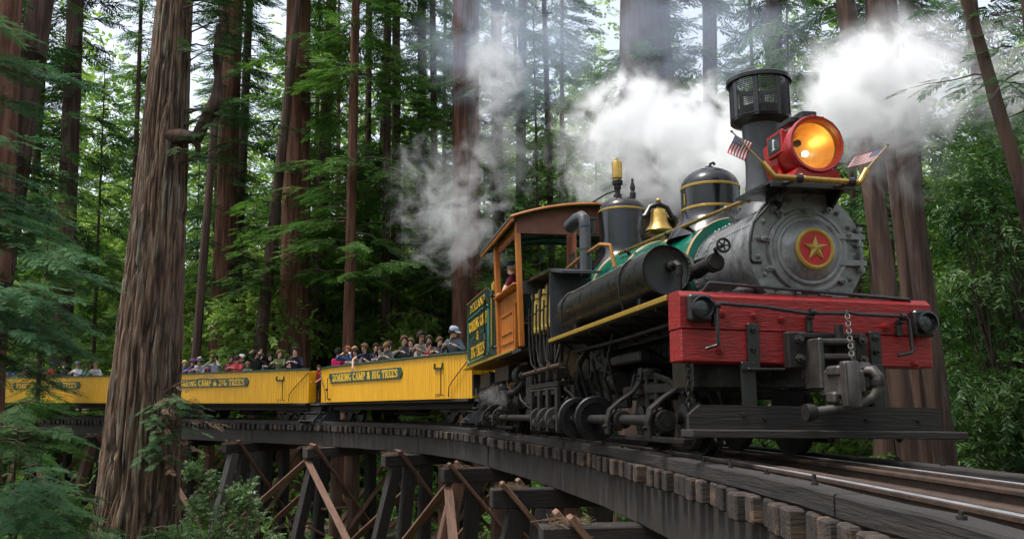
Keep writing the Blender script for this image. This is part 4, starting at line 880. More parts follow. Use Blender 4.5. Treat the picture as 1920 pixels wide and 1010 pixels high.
# backhead inside the cab
mb = MB(); mb.lathe([(.68, 0), (.68, .12), (.6, .16)], (UB, 7.3, ZA), Y, 32); mb.box((UB, 7.45, 1.6), (1.1, .3, .9), .03); mb.build('backhead', BLACK, cab)
mb = MB(); mb.box((-.95, 8.4, 1.95), (.5, .5, .08), .03); mb.box((-.95, 8.4, 1.68), (.4, .4, .46), .02); mb.build('cab_seat', TIMBER, cab)
mb = MB(); mb.box((.9, 8.2, 1.95), (.5, .5, .08), .03); mb.box((.9, 8.2, 1.68), (.4, .4, .46), .02); mb.build('cab_seat', TIMBER, cab)
# ---------------- bunker
mb = MB(); bx0 = -1.29
mb.box((0, 11.55, 2.12), (2.58, 4.5, 1.3), .02); bunker = mb.build('oil_bunker', DGREEN, LOCO)
for x_ in (-1.29, 1.27):
    mb = MB(); mb.prism([(9.45, 1.47), (13.8, 1.47), (13.8, 2.97), (10.6, 2.95), (10.1, 2.78), (9.45, 2.7)], frm(Y, Z, X, (x_ - .006, 0, 0)), .03); mb.build('bunker_side', DGREEN, bunker, smooth=False)
mb = MB(); mb.tube([(-1.30, 13.8, 2.98), (-1.30, 10.65, 2.96)], .016, 6); mb.build('bunker_rim', TAN, bunker)
mb = MB(); mb.box((-.9, 10.0, 2.80), (.5, .8, .05), .01); mb.build('bunker_deck', CABIN, bunker)
def stripe(p): 
    mb = MB(); mb.tube([(-1.302, a, b) for a, b in p], .013, 4, closed=True); return mb.build('pinstripe', TEAL, bunker)
stripe([(13.6, 1.62), (13.6, 2.52), (13.5, 2.58), (10.6, 2.60), (10.45, 2.5), (10.45, 1.62), (10.5, 1.57), (13.5, 1.55)])
SB = frm(-Y, Z, -X, (-1.3, 12.05, 2.78)); mb = MB(); lettering('DIXIANA', SB, 2.4, .18, mb, .16, .006); tag(mb.build('lettering', LETTER, bunker, smooth=False), kind='stuff')
for txt, z_, wd, h_ in (('ROARING CAMP', 2.36, 2.85, .24), ('&', 2.08, .36, .2), ('BIG TREES', 1.75, 2.1, .25)):
    mb = MB(); lettering(txt, frm(-Y, Z, -X, (-1.3, 12.0, z_)), wd, h_, mb, .17, .006); tag(mb.build('lettering', LETTER, bunker, smooth=False), kind='stuff')
mb = MB(); mb.tube([(-1.301, 13.0, 2.04), (-1.301, 12.5, 2.1)], .008, 4); mb.tube([(-1.301, 11.5, 2.1), (-1.301, 11.0, 2.14)], .008, 4); mb.build('flourish', TEAL, bunker)
mb = MB(); mb.tube([(-1.30, 10.75, 1.60), (-1.36, 10.7, 1.56), (-1.38, 10.5, 1.55), (-1.38, 10.38, 1.66), (-1.38, 10.4, 1.85), (-1.36, 10.62, 2.0), (-1.36, 10.62, 2.62), (-1.38, 10.5, 2.74), (-1.38, 10.38, 2.66), (-1.36, 10.4, 2.55), (-1.3, 10.45, 2.52)], .017, 8); mb.build('grab_iron', IRON, bunker)
mb = MB(); mb.cyl((-1.37, 9.55, 1.62), (-1.37, 9.55, 2.66), .026, n=10); mb.build('cab_handrail', GOLD, LOCO)
mb = MB()
for z_ in (1.64, 2.64): mb.lathe([(.045, 0), (.05, .03), (.03, .08)], (-1.37, 9.55, z_ - .03), Z, 10); mb.cyl((-1.37, 9.55, z_), (-1.28, 9.5, z_), .022, n=8)
mb.build('handrail_bracket', BLACK, LOCO)
mb = MB(); mb.lathe([(.05, 0), (.055, .02), (.055, .14), (.02, .17), (.02, .2)], (-1.22, 10.2, 2.83), Z, 12); mb.build('oil_bottle', M('amber_bottle', (.75, .42, .04), rough=.25), LOCO)
mb = MB(); mb.lathe([(.045, 0), (.05, .02), (.05, .13), (.02, .16), (.02, .2)], (-1.22, 9.72, 2.83), Z, 12); mb.build('oil_bottle', M('blue_bottle', (.02, .05, .35), rough=.25), LOCO)
mb = MB(); mb.box((0, 13.9, 1.05), (2.3, .2, .5), .02); mb.build('rear_beam', IRON, LOCO)
def stair(name, parent, T, mat=BLUEW):
    """curved cheek plates with three treads; local x outwards(-), y along the car, z up, top at z=0"""
    ch = [(0, 0), (.05, -.02), (.02, -.16), (-.02, -.24), (-.16, -.42), (-.30, -.54), (-.36, -.60), (-.36, -.66), (.36, -.66), (.36, 0)]
    for y_ in (-.36, .36):
        mb = MB(); mb.prism([(a, b) for a, b in ch], T @ frm(X, Z, -Y, (0, y_ + .012, 0)), .024); cheek = mb.build('stair_cheek', mat, parent, smooth=False)
    for i, (x_, z_) in enumerate(((.1, -.06), (-.03, -.32), (-.22, -.58))):
        mb = MB(); mb.box((x_ + .0, 0, z_), (.26, .69, .03), .004, T); mb.box((x_ + .12, 0, z_ + .1), (.02, .69, .2), .003, T); mb.build('stair_tread', WORN if i else mat, parent)
stair('s', LOCO, Matrix.Translation((-1.0, 13.55, .82)))

for i, (y_, x_, z_) in enumerate(((4.9, -.75, .45), (5.9, -.7, .5), (6.9, -.75, .55), (3.4, -.7, .75), (9.0, -.85, .6), (9.9, -.9, .5), (12.9, -.9, .55), (8.0, -.8, .35))):
    mb = MB(); mb.lathe([(.13, 0), (.15, .04), (.15, .4), (.12, .46)], (x_, y_, z_), Y, 18); mb.box((x_ - .1, y_ + .2, z_ + .22), (.2, .3, .2), .02); mb.tube([(x_ - .15, y_, z_ + .1), (x_ - .28, y_ + .15, z_ + .25), (x_ - .25, y_ + .4, z_ + .4)], .022, 6); mb.build('valve_chest', IRON, LOCO)
mb = MB(); mb.box((0, .75, .72), (1.9, .5, .3), .03); mb.build('draft_frame', BLACK, LOCO); mb = MB(); mb.box((0, 3.2, .72), (1.2, .9, .4), .03); mb.build('draft_frame', BLACK, LOCO)
# flags in the pipe ends
def flag(label, p0, p1, corner, fly, drop, T, wav):
    o = empty('flag', T @ Matrix.Translation(p0)); I = Matrix.Translation(p0).inverted()
    tag(o, label, 'flag', 'flags on the headlight bar')
    mb = MB(); q0, q1 = I @ Vector(p0), I @ Vector(p1); mb.cyl(q0, q1, .010, .007, n=8); mb.build('stick', M('stick_' + str(len(label)), (.35, .24, .10), rough=.6), o)
    mb = MB(); mb.sphere(q1, .012); mb.build('stick_tip', BLACK, o)
    nx, ny = 20, 13; V = []; F = []; mi = []
    corner, fly, drop = Vector(corner), Vector(fly), Vector(drop); nrm = fly.cross(drop).normalized()
    for j in range(ny + 1):
        for i in range(nx + 1):
            a, b = i / nx, j / ny
            V.append(I @ (corner + fly * a + drop * b + nrm * wav * math.sin(a * 7 + b * 1.5) * a))
    for j in range(ny):
        for i in range(nx):
            F.append((j * (nx + 1) + i, j * (nx + 1) + i + 1, (j + 1) * (nx + 1) + i + 1, (j + 1) * (nx + 1) + i))
            mi.append(2 if (i < 8 and j < 7) else (0 if j % 2 == 0 else 1))
    cl = obj('cloth', mesh_np('cloth', [tuple(v) for v in V], F, [REDC, WHITE, BLUEC], mi, True), o)
    m = cl.modifiers.new('thick', 'SOLIDIFY'); m.thickness = .0015; m.offset = 0
    mb = MB()
    for r_ in range(5):
        for c_ in range(6):
            a, b = (c_ + .7) / nx * 1.18, (r_ + .9) / ny * 1.2; p = I @ (corner + fly * a + drop * b + nrm * wav * math.sin(a * 7 + b * 1.5) * a)
            for sg in (-1, 1): mb.lathe([(.0045, 0), (.004, .0012)], p + nrm * sg * .001, nrm * sg, 5)
    tag(mb.build('canton_stars', WHITE, cl), kind='stuff')
flag('small striped flag on a stick at the bar end nearest the smokestack', (-.43, -.12, 2.60), (-.705, -.10, 2.885), (-.675, -.105, 2.85), (-.075, .03, -.165), (.165, -.01, -.075), LO, .02)
flag('small striped flag on a stick at the bar end nearest the right-hand trees', (.60, -.13, 2.575), (.85, -.11, 2.83), (.82, -.112, 2.80), (-.30, .03, -.09), (-.10, -.01, -.125), LO, .015)

# ------------------------------------------------------------------ people
SKIN = [M('skin_a', (.62, .37, .26), (.55, .31, .21), rough=.5), M('skin_b', (.42, .23, .15), (.36, .19, .12), rough=.5), M('skin_c', (.70, .45, .35), (.62, .38, .29), rough=.5)]
_cm = {}
def cloth(c):
    if c not in _cm: _cm[c] = M('cloth_%d' % len(_cm), c, tuple(x * .75 for x in c), rough=.85, scale=14, bump=.4, bscale=22, spec=.2)
    return _cm[c]
EYE = M('eye', (.02, .015, .012), rough=.2); LIP = M('lip', (.35, .13, .11), rough=.5)
def rotv(v, piv, yaw=0, pitch=0, rl=0):
    m = Euler((pitch, rl, yaw), 'XYZ').to_matrix(); return m @ (Vector(v) - Vector(piv)) + Vector(piv)
def person(label, W, shirt=(.2, .2, .25), pants=(.04, .045, .06), hair=(.05, .03, .02), skin=0, size=1., lean=0, side=0, head=(0, 0), armL=None, armR=None,
           sleeve='long', hat=None, hatc=(.02, .03, .1), longhair=False, stand=False, kneel=False, glasses=False, group=None, camera=False, brimyaw=0, bald=False):
    """W: matrix at the pelvis (x right, y the way the body faces, z up). arms: (elbow, wrist) in local metres"""
    root = empty('person', W @ Matrix.Scale(size, 4)); tag(root, label, 'person', group)
    P = {}; PEL = (0, 0, 0)
    def up(v): return rotv(v, PEL, 0, -lean, side)
    P['pel'] = Vector(PEL); P['spine'] = up((0, .01, .20)); P['chest'] = up((0, .015, .40)); P['neckb'] = up((0, .0, .52)); P['neck'] = up((0, .012, .59))
    piv = P['neck']
    def hd(v): return rotv(Vector(v) + (piv - Vector((0, .012, .59))), piv, head[0], head[1], side * .5)
    P['jaw'] = hd((0, .045, .655)); P['head'] = hd((0, .03, .725)); P['crown'] = hd((0, .015, .80))
    for sg, k, arm in ((-1, 'L', armL), (1, 'R', armR)):
        P['sh' + k] = up((sg * .165, .0, .50)); sh = P['sh' + k]
        e, wr = arm if arm else ((sg * .24, .06, .24), (sg * .18, .26, .14))
        e, wr = Vector(e), Vector(wr)
        d1 = (e - sh); e = sh + d1.normalized() * .28; d2 = wr - e; wr = e + d2.normalized() * .25; hd_ = wr + d2.normalized() * .075
        P['el' + k] = e; P['wr' + k] = wr; P['ha' + k] = hd_
        P['hip' + k] = Vector((sg * .09, .0, -.03))
        if stand: P['kn' + k] = Vector((sg * .10, .02, -.45)); P['an' + k] = Vector((sg * .10, -.01, -.85)); P['to' + k] = Vector((sg * .12, .15, -.89))
        elif kneel: P['kn' + k] = Vector((sg * .10, .06, -.40)); P['an' + k] = Vector((sg * .10, -.32, -.41)); P['to' + k] = Vector((sg * .10, -.45, -.41))
        else: P['kn' + k] = Vector((sg * .11, .40, .0)); P['an' + k] = Vector((sg * .11, .40, -.40)); P['to' + k] = Vector((sg * .12, .54, -.44))
    rad = {'pel': (.15, .115), 'spine': (.14, .10), 'chest': (.165, .115), 'neckb': (.085, .07), 'neck': (.052, .055), 'jaw': (.062, .066), 'head': (.078, .094), 'crown': (.062, .075),
           'sh': (.072, .072), 'el': (.045, .045), 'wr': (.03, .03), 'ha': (.026, .036), 'hip': (.095, .095), 'kn': (.06, .06), 'an': (.042, .042), 'to': (.04, .03)}
    E = [('pel', 'spine'), ('spine', 'chest'), ('chest', 'neckb'), ('neckb', 'neck'), ('neck', 'jaw'), ('jaw', 'head'), ('head', 'crown')]
    for k in 'LR': E += [('chest', 'sh' + k), ('sh' + k, 'el' + k), ('el' + k, 'wr' + k), ('wr' + k, 'ha' + k), ('pel', 'hip' + k), ('hip' + k, 'kn' + k), ('kn' + k, 'an' + k), ('an' + k, 'to' + k)]
    names = list(P); ix = {n: i for i, n in enumerate(names)}
    me = bpy.data.meshes.new('body'); me.from_pydata([tuple(P[n]) for n in names], [(ix[a], ix[b]) for a, b in E], [])
    tmp = bpy.data.objects.new('tmp', me); COL.objects.link(tmp)
    sk = tmp.modifiers.new('s', 'SKIN'); sk.use_smooth_shade = True
    for n in names:
        r_ = rad.get(n) or rad[n[:-1]]; me.skin_vertices[0].data[ix[n]].radius = r_; me.skin_vertices[0].data[ix[n]].use_root = (n == 'pel')
    tmp.modifiers.new('d', 'SUBSURF').levels = 1
    ev = tmp.evaluated_get(bpy.context.evaluated_depsgraph_get()); bm_ = bpy.data.meshes.new_from_object(ev)
    bpy.data.objects.remove(tmp); bpy.data.meshes.remove(me)
    V = [v.co.copy() for v in bm_.vertices]; F = [tuple(p.vertices) for p in bm_.polygons]; bpy.data.meshes.remove(bm_)
    seg = [(P[a], P[b], a, b) for a, b in E]
    mi = []
    for f in F:
        c = sum((V[i] for i in f), Vector()) / len(f); best = None; bd = 9
        for a, b, na, nb in seg:
            d = b - a; t = max(0, min(1, (c - a).dot(d) / d.length_squared)); q = (a + d * t - c).length
            q -= (rad.get(na) or rad[na[:-1]])[0] * .6
            if q < bd: bd = q; best = (na, nb, t)
        na, nb, t = best
        if nb in ('neck', 'jaw', 'head', 'crown'): m = 0 if not (nb == 'neck' and t < .45) else 1
        elif nb[:2] in ('ha',): m = 0
        elif nb[:2] == 'wr': m = 1 if (sleeve == 'long' and t < .9) else 0
        elif nb[:2] == 'el': m = 1 if (sleeve == 'long' or t < .5) else 0
        elif nb[:2] in ('hi', 'kn', 'an') or nb == 'pel' or (nb == 'spine' and t < .1): m = 2
        elif nb[:2] == 'to': m = 3
        else: m = 1
        mi.append(m)
    mb = MB(); mb.V = V; mb.F = F; mb.M = mi
    for k in 'LR':                                   # palm ends carry five bent fingers
        w0, h0 = P['wr' + k], P['ha' + k]; d = (h0 - w0).normalized(); s_ = d.cross(Vector((0, 0, 1)))
        s_ = s_.normalized() if s_.length > .1 else Vector((1, 0, 0)); n_ = s_.cross(d)
        for q, L in enumerate((.058, .068, .064, .05)):
            b0 = h0 + s_ * (.016 * (q - 1.5)) + d * .012; mb.tube([b0, b0 + d * L * .55 - n_ * .006, b0 + d * L * .9 - n_ * .026], [.0095, .009, .007], 6, 0)
        sg = -1 if k == 'R' else 1
        b0 = w0 + d * .035 + s_ * sg * .028; mb.tube([b0, b0 + d * .025 + s_ * sg * .022, b0 + d * .055 + s_ * sg * .02], [.012, .0105, .008], 6, 0)
    HM = Matrix.Translation(P['head']) @ Euler((head[1] - lean * 0, side * .5, head[0])).to_matrix().to_4x4()
    mb.tube([HM @ Vector((0, .085, .028)), HM @ Vector((0, .108, -.002)), HM @ Vector((0, .092, -.022))], [.009, .016, .012], 7, 0)      # nose
    for sg in (-1, 1): mb.sphere(HM @ Vector((sg * .084, -.012, -.005)), (.012, .02, .032), 8, 6, 0)                                     # ears
    mb.sphere(HM @ Vector((0, .068, -.06)), (.04, .032, .035), 10, 6, 0)                                                               # chin
    body = mb.build('body', [SKIN[skin], cloth(shirt), cloth(pants), cloth((.03, .028, .026))], root, angle=60)
    for sg in (-1, 1):
        m2 = MB(); m2.sphere(HM @ Vector((sg * .032, .094, .012)), (.014, .009, .009), 8, 6); m2.build('eye', EYE, root)
        m2 = MB(); m2.tube([HM @ Vector((sg * .016, .099, .03)), HM @ Vector((sg * .05, .088, .032))], .006, 5); m2.build('eyebrow', cloth(hair), root)
    m2 = MB(); m2.tube([HM @ Vector((-.024, .092, -.046)), HM @ Vector((0, .099, -.047)), HM @ Vector((.024, .092, -.046))], .007, 6); m2.build('mouth', LIP, root)
    if not bald:
        n, m = 20, 12; Vh = []; Fh = []; rs = random.Random(len(label) * 7 + int(size * 100))
        for j in range(m + 1):
            a = R(128 if longhair else 118) * j / m
            for i in range(n):
                t = 2 * math.pi * i / n; fx, fy = math.cos(t), math.sin(t)
                front_ = max(0, fy); al = a * (1 - .50 * front_ ** 1.5)
                rr = 1 + rs.uniform(-.04, .05)
                v = Vector((.096 * rr * math.sin(al) * fx, .112 * rr * math.sin(al) * fy - .008, .118 * rr * math.cos(al) + .015))
                if longhair and j == m and fy < .45: v.z -= .17; v.x *= 1.15; v.y *= .9
                Vh.append(HM @ v)
        for j in range(m):
            for i in range(n): k2 = (i + 1) % n; Fh.append((j * n + i, (j + 1) * n + i, (j + 1) * n + k2, j * n + k2))
        m2 = MB(); m2.add(Vh, Fh); ho = m2.build('hair', cloth(hair), root, angle=180); so = ho.modifiers.new('t', 'SOLIDIFY'); so.thickness = .012; so.offset = 1
    if hat:
        m2 = MB(); HH = HM @ Matrix.Translation((0, -.005, .045)) @ Matrix.Rotation(brimyaw, 4, 'Z')
        m2.lathe([(.108, 0), (.111, .03), (.104, .065), (.08, .092), (.04, .104), (.004, .107)], (0, 0, 0), Z, 20, 0, False, HH)
        if hat == 'cap': m2.add([(-.075, .08, .005), (.075, .08, .005), (.06, .17, -.012), (.025, .195, -.015), (-.025, .195, -.015), (-.06, .17, -.012), (-.075, .08, .017), (.075, .08, .017), (.06, .17, 0), (.025, .195, -.003), (-.025, .195, -.003), (-.06, .17, 0)], [(0, 1, 2, 3, 4, 5), (11, 10, 9, 8, 7, 6), (0, 6, 7, 1), (1, 7, 8, 2), (2, 8, 9, 3), (3, 9, 10, 4), (4, 10, 11, 5), (5, 11, 6, 0)], 0, HH)
        else: m2.lathe([(.10, .012), (.17, -.004), (.175, .003), (.11, .02)], (0, 0, 0), Z, 22, 0, False, HH)
        m2.build('cap' if hat == 'cap' else 'hat', cloth(hatc), root)
    if glasses:
        m2 = MB()
        for sg in (-1, 1): m2.box((sg * .034, .106, .012), (.05, .008, .032), .003, HM); m2.box((sg * .075, .05, .018), (.004, .10, .006), 0, HM)
        m2.box((0, .108, .018), (.02, .006, .006), 0, HM); m2.build('sunglasses', GLASS, root)
    if camera:
        c0 = (P['haL'] + P['haR']) / 2; m2 = MB(); Tc = Matrix.Translation(c0) @ Matrix.Rotation(head[0], 4, 'Z')
        m2.box((0, .02, .01), (.12, .05, .08), .008, Tc); m2.lathe([(.035, 0), (.036, .06)], (0, .04, .005), Y, 14, 0, True, Tc)
        co = m2.build('hand_camera', BLACK, None); co.matrix_world = root.matrix_world; tag(co, 'small black camera held by the ' + camera, 'camera')
    return root

# ------------------------------------------------------------------ passenger cars
def car_frame(s0, s1, dz=0., pit=0.):
    p0, _ = trk(s0 + 1.4); p1, _ = trk(s1 - 1.4); d = (p1 - p0).normalized(); m = (p0 + p1) / 2
    d = (d - Vector((0, 0, pit))).normalized()
    lat = Vector((d.y, -d.x, 0)).normalized(); return frm(lat, d, lat.cross(d), m + Vector((0, 0, dz))), (s1 - s0) / 2
FZ, HS, HW = .62, 1.12, 1.2
def passenger_car(label, s0, s1, number=None, dz=0, pit=0, sign_y=1.1):
    T, hl = car_frame(s0, s1, dz, pit); car = empty('passenger_car', T); tag(car, label, 'train car', 'open yellow passenger cars')
    mb = MB(); mb.box((0, 0, FZ - .04), (2.3, hl * 2 - .1, .08), .01); mb.build('floor', TIMBER, car)
    mb = MB()
    for x_ in (-.7, .7): mb.box((x_, 0, FZ - .17), (.14, hl * 2 - .2, .18), .01)
    for x_ in (-.3, .3): mb.tube([(x_, -hl + 1.2, FZ - .15), (x_, -1.2, FZ - .38), (x_, 1.2, FZ - .38), (x_, hl - 1.2, FZ - .15)], .02, 6)
    mb.box((.2, .4, FZ - .3), (.5, .9, .3), .03); mb.build('underframe', IRON, car)
    ye = hl - 1.0
    for sg in (-1, 1):
        mb = MB(); bw = .105
        def boards(a, b):
            a, b = Vector(a), Vector(b); L = (b - a).length; n = max(1, int(L / bw)); w_ = L / n; d = (b - a).normalized(); nn = Vector((d.y, -d.x, 0))
            for i in range(n):
                c = a + d * w_ * (i + .5); mb.box((0, 0, HS / 2), (w_ - .006, .03 + .0025 * (i % 3), HS), .006, frm(d, Vector((0, 0, 1)).cross(d), Z, c))
        boards((sg * HW, -ye, FZ), (sg * HW, ye, FZ))
        boards((sg * HW, ye, FZ), (sg * (HW - .16), hl, FZ)); boards((sg * (HW - .16), -hl, FZ), (sg * HW, -ye, FZ))
        mb.box((sg * (HW - .022), 0, FZ + HS / 2), (.012, 2 * ye - .05, HS - .02), 0)
        mb.build('side_boards', YELLOW, car, smooth=False)
        mb = MB()
        for a, b in (((sg * HW, -ye), (sg * HW, ye)), ((sg * HW, ye), (sg * (HW - .16), hl)), ((sg * (HW - .16), -hl), (sg * HW, -ye))):
            a, b = Vector((*a, FZ + HS + .02)), Vector((*b, FZ + HS + .02)); mb.box((0, 0, 0), ((b - a).length + .02, .14, .045 + .002 * (a.y > 0)), .008, along(a, b))
        mb.build('rim', SIGNG, car, smooth=False)
    for sg in (-1, 1):
        for x_ in (-.72, .72):
            mb = MB(); mb.box((x_, sg * (hl - .02), FZ + HS / 2 - .02), (.62, .035, HS - .04), .006); mb.build('end_boards', YELLOW, car, smooth=False)
    # sign board with pointed-round ends
    L, h = 5.0, .31; yc = sign_y
    pl = [(-L / 2 + .1, -h / 2), (L / 2 - .1, -h / 2), (L / 2 - .05, -h / 2 + .05), (L / 2 + .02, 0), (L / 2 - .05, h / 2 - .05), (L / 2 - .1, h / 2), (-L / 2 + .1, h / 2), (-L / 2 + .05, h / 2 - .05), (-L / 2 - .02, 0), (-L / 2 + .05, -h / 2 + .05)]
    ST = frm(-Y, Z, -X, (-HW - .018, yc, FZ + HS - .36)); mb = MB(); mb.prism(pl, ST, .035); sb_ = mb.build('sign_board', SIGNG, car, smooth=False)
    mb = MB(); lettering('ROARING CAMP & BIG TREES', ST @ Matrix.Translation((0, 0, .036)), 4.55, .225, mb, .25, .006); tag(mb.build('lettering', LETTER, sb_, smooth=False), kind='stuff')
    if number:
        mb = MB(); lettering(number, frm(-Y, Z, -X, (-HW - .018, -ye + .42, FZ + .1)), .3, .09, mb, .2, .003); tag(mb.build('car_number', BLACK, car, smooth=False), kind='stuff')
        mb = MB(); lettering(number, frm(-Y, Z, -X, (-HW - .018, ye - .1, FZ + .1)), .2, .07, mb, .2, .003); tag(mb.build('car_number', BLACK, car, smooth=False), kind='stuff')
    for e in (-1, 1):
        yb = e * (ye - .35)
        mb = MB(); mb.tube([(-HW - .03, yb + .2, FZ + HS - .2), (-HW - .05, yb + .2, FZ + HS - .33), (-HW - .05, yb - .2, FZ + HS - .33), (-HW - .03, yb - .2, FZ + HS - .2)], .026, 5); mb.build('stake_bracket', SIGNG, car)
        yg = e * (ye - .12); mb = MB(); mb.tube([(-HW - .01, yg, FZ + HS - .34), (-HW - .10, yg, FZ + HS - .34), (-HW - .10, yg, FZ + .14), (-HW - .10, yg, FZ + .10), (-HW - .02, yg, FZ + .10)], .013, 6); mb.build('grab_iron', IRON, car)
        mb = MB(); mb.tube([(-HW + .10, e * (hl + .02), FZ + HS - .1), (-HW - .03, e * (ye + .35), FZ + .45), (-HW - .05, e * (ye + .2), FZ + .3), (-HW - .05, e * (ye + .17), FZ + .05)], .014, 6); mb.build('stair_handrail', WORN, car)
        mb = MB(); mb.box((0, e * (hl + .28), FZ - .05), (2.0, .56, .06), .01); mb.build('platform', BLUEW, car)
        stair('s', car, Matrix.Translation((-.86, e * (hl + .06), FZ - .0)) )
        mb = MB(); mb.tube([(-.85, e * (hl + .5), FZ), (-.85, e * (hl + .5), FZ + .85), (-.83, e * (hl + .45), FZ + .93), (-.8, e * (hl + .2), FZ + .95), (-.8, e * (hl + .1), FZ + .9), (-.8, e * (hl + .1), FZ)], .016, 6); mb.build('platform_rail', WORN, car)
        # truck
        tb = MB(); yc2 = e * (hl - 1.5)
        for x_ in (-.62, .62): tb.box((x_, yc2, .33), (.1, 1.5, .12), .01); tb.prism([(-.3, .45), (.3, .45), (.15, .2), (-.15, .2)], frm(Y, Z, X, (x_ - .05, yc2, 0)), .1); tb.lathe([(.1, -.04), (.1, .04)], (x_, yc2 - .45, .31), X, 12); tb.lathe([(.1, -.04), (.1, .04)], (x_, yc2 + .45, .31), X, 12)
        tb.box((0, yc2, .42), (1.5, .3, .12), .01); tk = tb.build('bogie', IRON, car)
        for dy in (-.45, .45):
            for x_ in (-.487, .487):
                wb = MB(); q = 1 if x_ > 0 else -1
                wb.lathe([(.0, -.05), (.345, -.05), (.35, -.03), (.315, -.02), (.31, .05), (.28, .05), (.26, .02), (.1, .02), (.09, .06), (.0, .06)], (x_, yc2 + dy, .31), X * q, 28, cap=False); wb.build('wheel', IRON, tk)
    for x_ in (-.72, .72):
        mb = MB(); mb.box((x_, 0, FZ + .31), (.72, hl * 2 - 1.6, .05), .01); mb.box((x_, 0, FZ + .15), (.6, hl * 2 - 1.7, .26), .01); mb.build('bench', TIMBER, car)
    return car, T, hl
CAR1, T1, HL1 = passenger_car('foremost yellow open passenger car, coupled right behind the locomotive', 14.75, 24.3, '100', .06, .011)
CAR2, T2, HL2 = passenger_car('middle yellow open passenger car, right of the big foreground redwood', 25.1, 34.3, '111')
CAR3, T3, HL3 = passenger_car('rearmost yellow open passenger car, left of the big foreground redwood', 34.9, 50.5, None, sign_y=-.3)
def at(T, x, y, z, yaw): return T @ Matrix.Translation((x, y, z)) @ Matrix.Rotation(yaw, 4, 'Z')
# body facing: 90 deg looks out of the near side (towards the camera), 180 towards the engine, 0 to the rear
RIM = FZ + HS - (FZ + .78)           # rim height relative to the pelvis
LEANR = (((-.26, .2, .32), (-.05, .45, .43)), ((.26, .2, .32), (.05, .45, .43)))
OVER = (((-.24, .2, .3), (-.02, .45, .42)), ((.26, .36, .36), (.2, .5, .1)))
PHOTO = (((-.26, .26, .46), (-.04, .17, .70)), ((.26, .26, .46), (.04, .17, .70)))
RAISE = (((-.34, .15, .62), (-.08, .14, .78)), ((.34, .18, .6), (.1, .2, .85)))
def rider(T, y, label, g, x=-.80, yaw=90, z=FZ + .78, arms=LEANR, **k):
    h = k.pop('head', (0, 0)); k['head'] = (R(34) - h[0] if yaw > 0 else h[0], h[1])
    if not k.get('stand'): k['kneel'] = True; k['size'] = k.get('size', 1.) * 1.08; z += .05
    yaw += 22 if 80 < yaw < 100 else 0
    return person(label, at(T, x, y, z, R(yaw)), armL=arms[0] if arms else None, armR=arms[1] if arms else None, group=g, **k)
G1, G2, G3 = 'riders in the foremost car', 'riders in the middle car', 'riders in the rearmost car'
rider(T1, 5.3, 'child in a red shirt standing on the platform between two yellow cars', G1, x=-.93, yaw=120, z=FZ + .90 * .74 - .02, arms=None, shirt=(.32, .015, .025), pants=(.03, .03, .035), hair=(.06, .03, .015), stand=True, size=.74, skin=2, sleeve='short')
rider(T1, 4.02, 'person in a magenta shirt and black cap with back turned, rear of the foremost car', G1, yaw=-60, shirt=(.42, .012, .09), hair=(.02, .015, .012), hat='cap', hatc=(.012, .012, .013), arms=None, z=FZ + .80)
rider(T1, 2.92, 'red-haired person in a blue jacket photographing over the rim of the foremost car', G1, shirt=(.05, .09, .19), hair=(.26, .08, .02), skin=2, lean=.25, arms=PHOTO, camera='red-haired person', head=(R(12), 0), z=FZ + .82)
rider(T1, 2.42, 'woman with long dark hair beside the red-haired photographer', G1, shirt=(.10, .085, .08), hair=(.03, .018, .012), longhair=True, skin=2, lean=.12, head=(R(25), R(-8)), z=FZ + .72)
rider(T1, 2.05, 'dark-haired person seated behind the man in the navy T-shirt', G1, x=-.3, shirt=(.03, .03, .04), hair=(.03, .02, .012), lean=.1, z=FZ + .85, arms=None)
rider(T1, 1.55, 'man in a navy T-shirt leaning far out with his bare arm hanging down', G1, shirt=(.018, .024, .05), hair=(.13, .07, .035), sleeve='short', lean=.45, side=-.1, head=(R(28), R(-10)), arms=OVER, z=FZ + .86)
rider(T1, .68, 'dark-haired child resting on the rim right of the navy T-shirt man', G1, shirt=(.14, .10, .20), hair=(.04, .022, .015), size=.84, lean=.2, head=(R(10), 0), skin=2, longhair=True, z=FZ + .8)
rider(T1, .34, 'small child with a low face just above the rim', G1, shirt=(.12, .12, .15), hair=(.05, .03, .02), size=.74, lean=.15, skin=2, z=FZ + .78)
rider(T1, .12, 'boy with thick brown hair in a grey-green jacket bending over the rim', G1, shirt=(.12, .135, .12), hair=(.16, .085, .04), size=.95, lean=.42, head=(R(-30), R(-22)), skin=2, z=FZ + .84)
rider(T1, -.98, 'man with brown hair in a dark grey jacket leaning on the rim', G1, shirt=(.045, .052, .065), hair=(.09, .05, .028), lean=.3, head=(R(-14), 0), z=FZ + .88)
rider(T1, -1.92, 'stocky man in sunglasses and a tan jacket', G1, shirt=(.17, .14, .115), hair=(.03, .02, .016), skin=1, lean=.22, head=(R(-30), R(4)), glasses=True, size=1.06, z=FZ + .86)
rider(T1, -2.35, 'child in a red jacket beside the man in sunglasses', G1, shirt=(.45, .015, .03), hair=(.03, .02, .014), size=.8, lean=.25, head=(R(-20), 0), z=FZ + .78)
rider(T1, -2.88, 'child with a brown fringe resting arms on the rim near the denim jacket', G1, shirt=(.07, .06, .06), hair=(.11, .055, .028), size=.86, lean=.2, head=(R(-25), R(-4)), skin=2, z=FZ + .82)
rider(T1, -3.72, 'person in a pale cap and denim jacket at the front end of the foremost car', G1, shirt=(.12, .155, .19), hair=(.04, .025, .015), lean=.42, head=(R(-50), R(-18)), hat='cap', hatc=(.34, .40, .50), size=1.05, z=FZ + .90)
rider(T2, 4.10, 'person in a teal cap half hidden by the big trunk', G2, shirt=(.2, .22, .25), hat='cap', hatc=(.12, .35, .42), z=FZ + .82)
